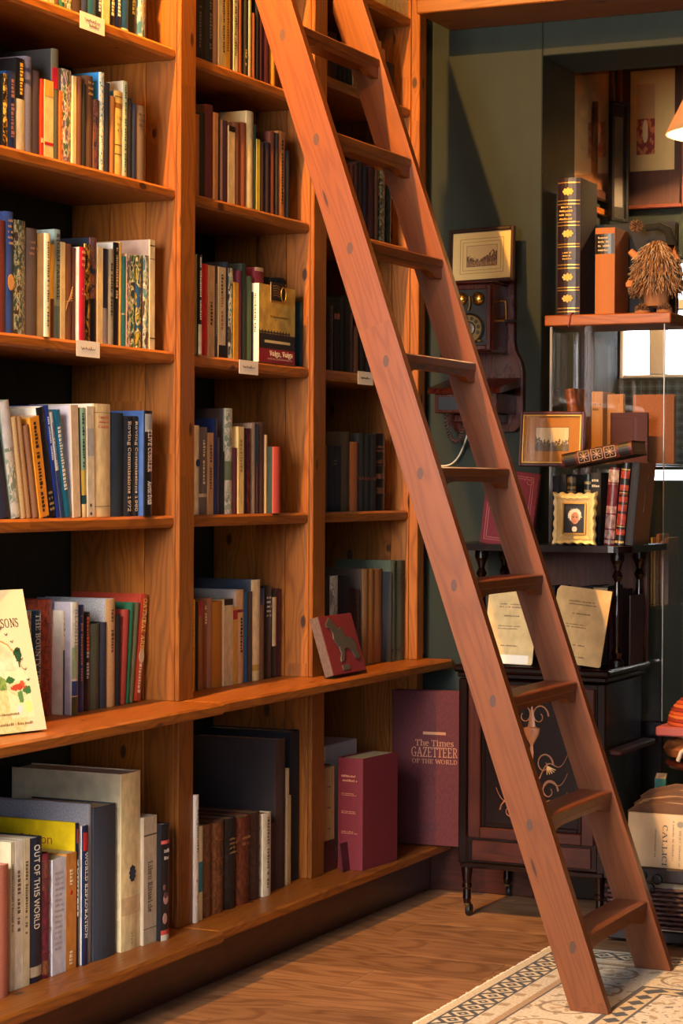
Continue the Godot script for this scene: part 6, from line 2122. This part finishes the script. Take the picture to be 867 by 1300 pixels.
			[0.1808, 0.2175, 0.2409, -0.018, 0.17, 0, "h", "232427", "charcoal book", [["m", "68645c"]]],
			[0.2194, 0.2395, 0.2663, -0.018, 0.17, 0, "h", "a57a64", "dusty pink book", []],
			[0.2403, 0.2557, 0.2608, -0.018, 0.17, 0, "p", "e0c890", "narrow cream book", []],
			[0.2565, 0.2761, 0.2685, -0.018, 0.17, 0, "p", "e6c470", "cream paperback with black lettering", [["m", "4a3418"]]],
			[0.2768, 0.2986, 0.2597, -0.018, 0.17, 0, "p", "e8a82c", "bright yellow paperback", [["m", "6a4410"]]],
			[0.2994, 0.3172, 0.2699, -0.018, 0.17, 0, "h", "4a1824", "dark wine book", []],
			[0.318, 0.338, 0.2779, -0.018, 0.17, 0, "p", "e6d4a4", "cream book with dark marks", [["m", "4a4030"]]],
			[0.3387, 0.3715, 0.276, -0.018, 0.17, 0, "h", "b5622c", "orange brown book", []],
			[0.3727, 0.399, 0.2708, -0.018, 0.17, 0, "h", "38331f", "dark olive book", [["m", "c0a050", ".1", ".25"]]],
			[0.4003, 0.4097, 0.2827, -0.018, 0.17, 0, "p", "e0c48c", "slim straw booklet", []],
			[0.414, 0.4398, 0.1656, -0.018, 0.17, 0, "h", "c87038", "short orange book", []],
			[0.4412, 0.4573, 0.2053, -0.018, 0.17, 0, "h", "191517", "narrow black book", []],
			[0.4581, 0.4791, 0.2487, -0.018, 0.17, 0, "h", "4c1a24", "maroon book", []],
			[0.4799, 0.5231, 0.2673, -0.018, 0.17, 0, "h", "5a1c28", "thick maroon book", []],
			[0.5244, 0.5543, 0.2431, -0.018, 0.17, 0, "h", "d69a34", "golden book behind the ladder", []],
		]],
		[1.8642, "the middle bay's second shelf", "books on the middle bay's second shelf", [
			[0.1043, 0.1214, 0.1902, -0.018, 0.17, 0, "h", "6f7464", "grey green book", []],
			[0.1225, 0.1526, 0.1939, -0.018, 0.17, 0, "h", "9a6238", "tan book", []],
			[0.1534, 0.1802, 0.202, -0.018, 0.17, 0, "h", "17171b", "black book", []],
			[0.1811, 0.2202, 0.226, -0.018, 0.17, 0, "h", "632830", "tall wine red book", [["c", "4a2c26"]]],
			[0.2208, 0.2382, 0.2115, -0.018, 0.17, 0, "p", "c98a52", "narrow apricot book", []],
			[0.2393, 0.2523, 0.2044, -0.018, 0.17, 0, "h", "241a1e", "narrow dark book", []],
			[0.253, 0.2685, 0.199, -0.018, 0.17, 0, "h", "a27a6c", "dusty rose book", []],
			[0.2693, 0.2931, 0.2001, -0.018, 0.17, 0, "h", "4c2430", "plum book", []],
			[0.2938, 0.3261, 0.1909, -0.018, 0.17, 0, "p", "e2c490", "cream book with a black head", [["b", ".93", "1", "141418"]]],
			[0.327, 0.3596, 0.2054, -0.018, 0.17, 0, "h", "75442c", "chestnut brown book", []],
			[0.3605, 0.3935, 0.2103, -0.018, 0.17, 0, "h", "8a4a2e", "russet book", []],
			[0.3945, 0.4322, 0.2431, -0.018, 0.17, 0, "j", "d3c399", "tall pale cream book", [["c", "b9a880"]]],
			[0.4329, 0.4419, 0.2133, -0.018, 0.17, 0, "h", "1c2c26", "slim dark green book", []],
			[0.4426, 0.4621, 0.18, -0.018, 0.17, 0, "p", "e2c832", "slim yellow paperback", []],
			[0.4629, 0.4927, 0.1757, -0.018, 0.17, 0, "h", "50332c", "umber book", []],
			[0.4936, 0.5237, 0.1799, -0.018, 0.17, 0, "h", "3c2a32", "aubergine book", []],
			[0.5247, 0.5506, 0.2119, -0.018, 0.17, 0, "h", "7c3c26", "red brown book", []],
			[0.5515, 0.5685, 0.2111, -0.018, 0.17, 0, "h", "45403e", "narrow smoky grey book", []],
			[0.5694, 0.6094, 0.2193, -0.018, 0.17, 0, "j", "c47a42", "orange book with black marks", [["m", "1a1410"]]],
			[0.61, 0.639, 0.1757, -0.018, 0.17, 0.06, "h", "2a2c36", "short slate book", []],
		]],
		[1.4866, "the middle bay's third shelf", "books on the middle bay's third shelf", [
			[0.1041, 0.122, 0.2356, 0.004, 0.17, 0, "j", "121317", "black spined book with a landscape cover", [["c", "8a8458"], ["m", "e0d8c8", ".35", ".97"], ["b", "0", ".3", "dcd2bc"]]],
			[0.1641, 0.1934, 0.2201, -0.018, 0.17, 0, "j", "c41a22", "bright red book", [["c", "e8dcc0"], ["mh", "c85a50", ".1", ".16"]]],
			[0.1942, 0.2238, 0.219, -0.018, 0.17, 0, "p", "d3a87c", "peach coloured paperback", [["m", "3a2a20", ".35", ".6"]]],
			[0.2246, 0.244, 0.2212, -0.018, 0.17, 0, "h", "3f3534", "charcoal brown book", [["m", "8a7a6a", ".2", ".8"]]],
			[0.2448, 0.2807, 0.2199, -0.018, 0.17, 0, "p", "d9be92", "cream book with a black foot", [["b", "0", ".14", "16141a"], ["m", "4a3a2c", ".72", ".92"], ["m", "a06840", ".3", ".7"]]],
			[0.2816, 0.2972, 0.2356, -0.018, 0.17, 0, "h", "1c2844", "narrow navy book", []],
			[0.2979, 0.3245, 0.2222, -0.018, 0.17, 0, "j", "9fae94", "book with teal and cream picture panels", [["a", "comic3"]]],
			[0.3251, 0.3485, 0.1895, -0.018, 0.17, 0.06, "p", "d39a2a", "ochre paperback", []],
			[0.3495, 0.3697, 0.2205, -0.018, 0.17, 0, "h", "6a2440", "mulberry book", []],
			[0.3707, 0.3953, 0.2401, -0.018, 0.17, 0, "h", "222c28", "tall dark green book", []],
			[0.396, 0.4269, 0.2112, -0.018, 0.17, 0, "h", "4a6246", "moss green book", []],
			[0.4275, 0.4439, 0.1739, -0.018, 0.17, 0.07, "h", "241c38", "narrow indigo book", []],
			[0.4451, 0.4932, 0.2378, -0.018, 0.17, 0, "h", "7c2036", "raspberry book with gilt head", [["b", ".96", "1", "c0a078"]]],
			[0.5895, 0.6144, 0.2269, -0.06, 0.17, 0, "h", "16192c", "short midnight blue book behind the postcard clip", []],
			[0.6577, 0.6994, 0.2312, -0.06, 0.17, 0, "h", "161c22", "dark teal book behind the face-out paperback", []],
			[0.6999, 0.7176, 0.1699, -0.018, 0.17, 0.12, "h", "1c4450", "teal book beside the panel", []],
		]],
		[1.1066, "the middle bay's fourth shelf", "books on the middle bay's fourth shelf", [
			[0.1102, 0.1266, 0.1786, -0.018, 0.17, 0, "h", "22262c", "narrow dark book", []],
			[0.1283, 0.1518, 0.2127, -0.018, 0.17, 0, "j", "e6d9c2", "white spined book with a blue splash", [["splash"]]],
			[0.1526, 0.1953, 0.2097, -0.018, 0.17, 0, "j", "6a6264", "grey book with cream lettering", [["m", "e6d8c0", ".35", ".85"], ["b", ".2", ".24", "d8c8b0"]]],
			[0.1961, 0.2209, 0.1971, -0.018, 0.17, 0, "p", "c2956c", "tan paperback with dark lettering", [["m", "4a3428", ".3", ".85"]]],
			[0.2219, 0.2437, 0.2319, -0.018, 0.17, 0, "j", "1a2c66", "tall blue book", []],
			[0.2443, 0.2573, 0.1865, -0.018, 0.17, 0.06, "h", "3c2c42", "purple grey book", []],
			[0.2579, 0.2841, 0.1523, -0.018, 0.17, 0.13, "h", "181b26", "short ink blue book", []],
			[0.2856, 0.3262, 0.2588, -0.018, 0.17, 0, "j", "d5a874", "tall sandy book with a green picture band", [["b", ".32", ".5", "6a7a60"], ["c", "4a4244"], ["a", "torn"]]],
			[0.3267, 0.3486, 0.1627, -0.018, 0.17, 0.12, "h", "5a2030", "short wine book", []],
			[0.351, 0.3806, 0.2157, -0.018, 0.17, 0, "p", "e8c884", "cream yellow book", [["m", "a07a40", ".5", ".85"]]],
			[0.3814, 0.3933, 0.2024, -0.018, 0.17, 0, "h", "1a1a22", "slim black book", []],
			[0.3942, 0.4277, 0.2127, -0.018, 0.17, 0, "l", "582026", "dark red leather book with bands", []],
			[0.4286, 0.4494, 0.2271, -0.018, 0.17, 0, "h", "8d7462", "grey fawn book", []],
			[0.4503, 0.4642, 0.2216, -0.018, 0.17, 0, "h", "4a2c38", "slim teal and maroon book", [["b", ".55", "1", "1c3a44"]]],
			[0.4651, 0.4994, 0.2301, -0.018, 0.17, 0, "h", "50302a", "dark cocoa book", []],
			[0.5001, 0.5085, 0.1987, -0.018, 0.17, 0, "p", "d8b480", "slim cream booklet", []],
			[0.5112, 0.5516, 0.1689, 0.004, 0.17, 0, "h", "c0483c", "coral red book with a dark green cover", [["c", "20362e"]]],
		]],
		[0.675, "the middle bay's wide ledge", "books on the middle bay's wide ledge", [
			[0.2143, 0.2358, 0.2243, -0.075, 0.18, 0, "p", "ecb81c", "yellow paperback with black lettering", [["m", "2a2010", ".4", ".95"]]],
			[0.237, 0.2599, 0.2174, -0.075, 0.18, 0, "h", "161820", "narrow blue black book", []],
			[0.2607, 0.2801, 0.2182, -0.075, 0.18, 0, "h", "a8744a", "tan book with a red head", [["b", ".84", "1", "a02c34"]]],
			[0.2809, 0.3021, 0.2171, -0.075, 0.18, 0, "j", "8a4a2c", "brown book with white lettering", [["m", "e8dcc8", ".74", ".95"]]],
			[0.303, 0.3334, 0.2235, -0.075, 0.18, 0, "h", "b07f64", "dusty tan book", []],
			[0.3346, 0.3854, 0.2136, -0.075, 0.18, 0, "h", "c98528", "thick ochre book", []],
			[0.3876, 0.4342, 0.2169, -0.075, 0.18, 0, "p", "e3cfa4", "cream book with a black corner", [["b", ".93", "1", "141418"]]],
			[0.4354, 0.4598, 0.1952, -0.075, 0.18, 0, "p", "dca850", "gold book with a red head", [["b", ".84", ".96", "b81c24"]]],
			[0.4644, 0.4991, 0.2374, -0.075, 0.18, 0, "j", "d4a878", "peach spined book with a white cover", [["c", "ddd4c8"], ["b", ".76", ".79", "7a2a34"], ["m", "2a2020", ".35", ".7"]]],
			[0.4999, 0.5253, 0.2319, -0.075, 0.18, 0, "h", "1f527e", "bright blue book", []],
			[0.5262, 0.5474, 0.2308, -0.075, 0.18, 0, "h", "4a3a36", "grey brown book", []],
			[0.5485, 0.5922, 0.2596, -0.075, 0.18, 0, "j", "e6cfa0", "tall cream book with a grey cover", [["c", "5a6070"], ["b", ".1", ".16", "c0a040"]]],
			[0.593, 0.6146, 0.2358, -0.075, 0.18, 0, "h", "6a4c34", "brown book with a blue head", [["b", ".82", "1", "1c2c50"]]],
			[0.6156, 0.6584, 0.2405, -0.075, 0.18, 0, "j", "121216", "black book with white lettering", [["mh", "d8d8d8", ".66", ".9"]]],
			[0.6593, 0.6833, 0.2286, -0.075, 0.18, 0, "j", "15151a", "black book with a cream label strip", [["b", ".36", ".92", "cdb890"]]],
			[0.6856, 0.7176, 0.2308, -0.075, 0.18, 0, "l", "4c2028", "dark maroon leather book leaning on the panel", []],
		]],
		[0.1464, "the middle bay's bottom shelf", "books on the middle bay's bottom shelf", [
			[0.0734, 0.0905, 0.3016, 0.018, 0.2, 0, "j", "eee2d6", "white spined book with pink blotches", [["t", "Weymouth", ".72", ".34", "2a2824", "v"], ["blot"]]],
			[0.1028, 0.1231, 0.2241, 0.012, 0.2, 0, "j", "dfcf9e", "cream book with a teal band", [["b", ".3", ".62", "2a7a88"]]],
			[0.1322, 0.1838, 0.2212, 0.008, 0.2, 0, "l", "7d4a2c", "first of five old calf volumes", []],
			[0.1843, 0.245, 0.2191, 0.01, 0.2, 0.07, "l", "864e2e", "second of five old calf volumes", [["m", "3a2418", ".4", ".8"]]],
			[0.2455, 0.3033, 0.2204, 0.012, 0.2, 0.16, "l", "2a2224", "third of five old calf volumes, with a black spine", [["mh", "a08050", ".6", ".8"]]],
			[0.3038, 0.374, 0.2153, 0.014, 0.2, 0.24, "l", "7c3c26", "fourth of five old calf volumes, with gilt lines", [["mh", "b07a48", ".66", ".8"]]],
			[0.3797, 0.4342, 0.2172, 0.012, 0.2, 0, "l", "4a2c24", "fifth and darkest of five old calf volumes", []],
			[0.4347, 0.4791, 0.209, 0.016, 0.2, 0.07, "j", "e2d2b4", "white book with a speckled strip", [["m", "6a5a4c", ".1", ".95"]]],
			[0.5128, 0.5308, 0.1746, 0.0, 0.2, 0, "h", "3a1c22", "slim maroon volume", []],
			[0.5423, 0.5969, 0.3817, -0.002, 0.25, 0, "h", "4a2e28", "tall brown portfolio", [["c", "362a2c"]]],
			[0.6065, 0.6189, 0.3017, -0.006, 0.2, 0, "p", "d2b48a", "slim tall buff booklet", []],
			[0.6249, 0.6342, 0.2302, -0.008, 0.2, 0, "p", "d8b070", "slim straw coloured booklet", []],
			[0.6606, 0.7176, 0.3892, -0.02, 0.2605, 0, "h", "141a26", "tall black ledger", []],
		]],
		[2.53, "the corner bay's highest shelf", "books on the corner bay's highest shelf", [
			[1.0753, 1.142, 0.1238, -0.01, 0.16, 0, "p", "e4c88a", "straw coloured book", []],
			[1.1446, 1.2209, 0.1399, -0.01, 0.16, 0, "p", "ecd698", "pale yellow book", []],
			[1.2263, 1.2988, 0.1572, -0.01, 0.16, 0, "p", "ecd9a4", "cream yellow book", []],
			[1.3043, 1.3845, 0.1753, -0.01, 0.16, 0, "p", "efe0b4", "cream book at the shelf end", []],
		]],
		[2.2675, "the corner bay's top shelf", "books on the corner bay's top shelf", [
			[0.8372, 0.8742, 0.1229, -0.02, 0.16, 0, "h", "2a1e1c", "dark umber book", []],
			[0.8756, 0.9292, 0.1273, -0.02, 0.16, 0, "h", "43201f", "oxblood book", []],
			[0.9303, 0.9592, 0.0648, -0.02, 0.16, 0, "h", "1c2a28", "first short green black volume", []],
			[0.9601, 0.9898, 0.0701, -0.02, 0.16, 0, "h", "1e2c2b", "second short green black volume", []],
			[0.9908, 1.0259, 0.0737, -0.02, 0.16, 0, "h", "1b2726", "third short green black volume", []],
			[1.0282, 1.0522, 0.1138, -0.02, 0.16, 0, "p", "b07a4a", "narrow tan booklet", []],
			[1.0537, 1.089, 0.115, -0.02, 0.16, 0, "h", "6a3c28", "chestnut book", []],
			[1.1775, 1.2163, 0.1616, -0.02, 0.16, 0, "p", "d9a85c", "tall straw roll-backed book", []],
			[1.2184, 1.2432, 0.1433, -0.02, 0.16, 0, "p", "c08a54", "slim tan book", []],
			[1.2513, 1.3214, 0.1128, -0.02, 0.16, 0, "h", "231a1c", "short black brown book", []],
		]],
		[1.8642, "the corner bay's second shelf", "books on the corner bay's second shelf", [
			[0.9249, 0.984, 0.1928, -0.02, 0.16, 0, "h", "3a2420", "dark brown book", []],
			[0.9859, 1.0086, 0.1898, -0.02, 0.16, 0, "h", "6a2c24", "narrow red brown book", []],
			[1.0097, 1.0408, 0.1956, -0.02, 0.16, 0, "h", "783a28", "terracotta book", []],
			[1.0419, 1.0681, 0.2038, -0.02, 0.16, 0, "h", "5a3026", "brick brown book", []],
			[1.0692, 1.0956, 0.2095, -0.02, 0.16, 0, "h", "33231f", "coffee brown book", []],
			[1.0971, 1.1329, 0.2007, -0.02, 0.16, 0, "h", "2a2032", "violet black book", []],
			[1.1345, 1.1815, 0.2063, -0.02, 0.16, 0, "h", "4a1a20", "oxblood book", []],
			[1.1831, 1.2055, 0.2021, -0.02, 0.16, 0, "h", "6a4430", "slim fawn book", []],
			[1.2071, 1.2641, 0.2029, -0.02, 0.16, 0, "l", "6a5a40", "marbled gilt calf book", [["a", "mottle2"]]],
			[1.2655, 1.3054, 0.1689, -0.02, 0.16, 0, "l", "1c2a28", "dark green banded leather book", []],
		]],
		[1.4866, "the corner bay's third shelf", "books on the corner bay's third shelf", [
			[0.8401, 0.8657, 0.1724, -0.02, 0.16, 0, "h", "33201e", "dark umber book", []],
			[0.8672, 0.9207, 0.1753, -0.02, 0.16, 0, "l", "17171b", "black leather book with gilt dots", []],
			[0.9221, 0.9561, 0.1679, -0.02, 0.16, 0, "h", "221a20", "black book with a pink head label", [["b", ".84", ".93", "9a5248"]]],
			[0.9578, 0.9767, 0.202, -0.02, 0.16, 0, "h", "1b2428", "slim bottle green book", []],
			[0.9783, 1.0493, 0.2098, -0.02, 0.16, 0, "l", "171d24", "thick blue black leather book", []],
			[1.0504, 1.0804, 0.1289, -0.02, 0.16, 0, "h", "6a4028", "brown book behind the ladder", []],
			[1.0819, 1.1229, 0.1269, -0.02, 0.16, 0, "h", "261c20", "black brown book behind the ladder", []],
			[1.1245, 1.1606, 0.1228, -0.02, 0.16, 0, "h", "2a2226", "charcoal book behind the ladder", []],
		]],
		[1.1066, "the corner bay's fourth shelf", "books on the corner bay's fourth shelf", [
			[0.8383, 0.8545, 0.1691, -0.02, 0.16, 0, "h", "241a1c", "narrow black brown book", []],
			[0.8556, 0.8764, 0.1799, -0.02, 0.16, 0, "h", "6a4632", "narrow brown book", []],
			[0.8779, 0.9064, 0.1782, -0.02, 0.16, 0, "h", "131c30", "first of three navy volumes", []],
			[0.9074, 0.9367, 0.1786, -0.02, 0.16, 0, "h", "121a2e", "second of three navy volumes", [["mh", "8a8068", ".7", ".8"]]],
			[0.9377, 0.9672, 0.179, -0.02, 0.16, 0, "h", "131b30", "third of three navy volumes", []],
			[0.969, 1.0221, 0.2184, -0.02, 0.16, 0, "h", "4a4030", "tall khaki brown book", []],
			[1.0319, 1.0818, 0.1913, -0.02, 0.16, 0, "h", "a05e34", "orange brown book", []],
			[1.0835, 1.1192, 0.2161, -0.02, 0.16, 0, "h", "20262a", "first dark grey green volume", [["b", ".4", ".44", "5a2a26"]]],
			[1.1203, 1.1569, 0.2146, -0.02, 0.16, 0, "h", "1e2428", "second dark grey green volume", [["b", ".4", ".44", "5a2a26"]]],
			[1.1585, 1.206, 0.2154, -0.02, 0.16, 0, "h", "23262b", "iron grey volume", [["b", ".4", ".44", "5a2a26"]]],
			[1.2115, 1.2725, 0.2187, -0.02, 0.16, 0, "l", "1d1a1a", "black leather book with brown bands", [["b", ".76", ".84", "7a4a34"], ["b", ".58", ".66", "7a4a34"], ["b", ".4", ".48", "7a4a34"], ["b", ".22", ".3", "7a4a34"]]],
		]],
		[0.675, "the corner bay's wide ledge", "books on the corner bay's wide ledge", [
			[0.8635, 0.9214, 0.2617, -0.03, 0.18, 0, "h", "151b2c", "navy book behind the horse emblem book", []],
			[0.9234, 0.9742, 0.2573, -0.03, 0.18, 0, "h", "3c2622", "brown book with a torn spine", [["a", "torn"]]],
			[0.9758, 1.0467, 0.2527, -0.03, 0.18, 0, "h", "191720", "black book with a frayed edge", []],
			[1.0518, 1.1238, 0.2146, -0.03, 0.18, 0, "l", "38181c", "dark maroon leather book", []],
			[1.1424, 1.1748, 0.2688, -0.03, 0.18, 0, "h", "a87444", "first of three tan volumes", [["c", "6a5448"]]],
			[1.1765, 1.2153, 0.2675, -0.03, 0.18, 0, "h", "b87838", "second of three tan volumes, amber", []],
			[1.2169, 1.2741, 0.2656, -0.03, 0.18, 0, "h", "b2703a", "third of three tan volumes, broad", []],
			[1.2746, 1.2781, 0.2572, -0.006, 0.18, 0.07, "h", "22242a", "dark book with a blue label", [["b", ".5", ".64", "141c34"]]],
			[1.2786, 1.315, 0.2891, -0.006, 0.18, 0.14, "h", "5a6450", "first tall grey green volume", [["mh", "2a2c28", ".72", ".92"], ["b", ".1", ".12", "22241f"]]],
			[1.3168, 1.3783, 0.2871, -0.006, 0.18, 0, "h", "58624e", "second tall grey green volume", [["mh", "2a2c28", ".72", ".92"], ["b", ".1", ".12", "22241f"]]],
		]],
	]
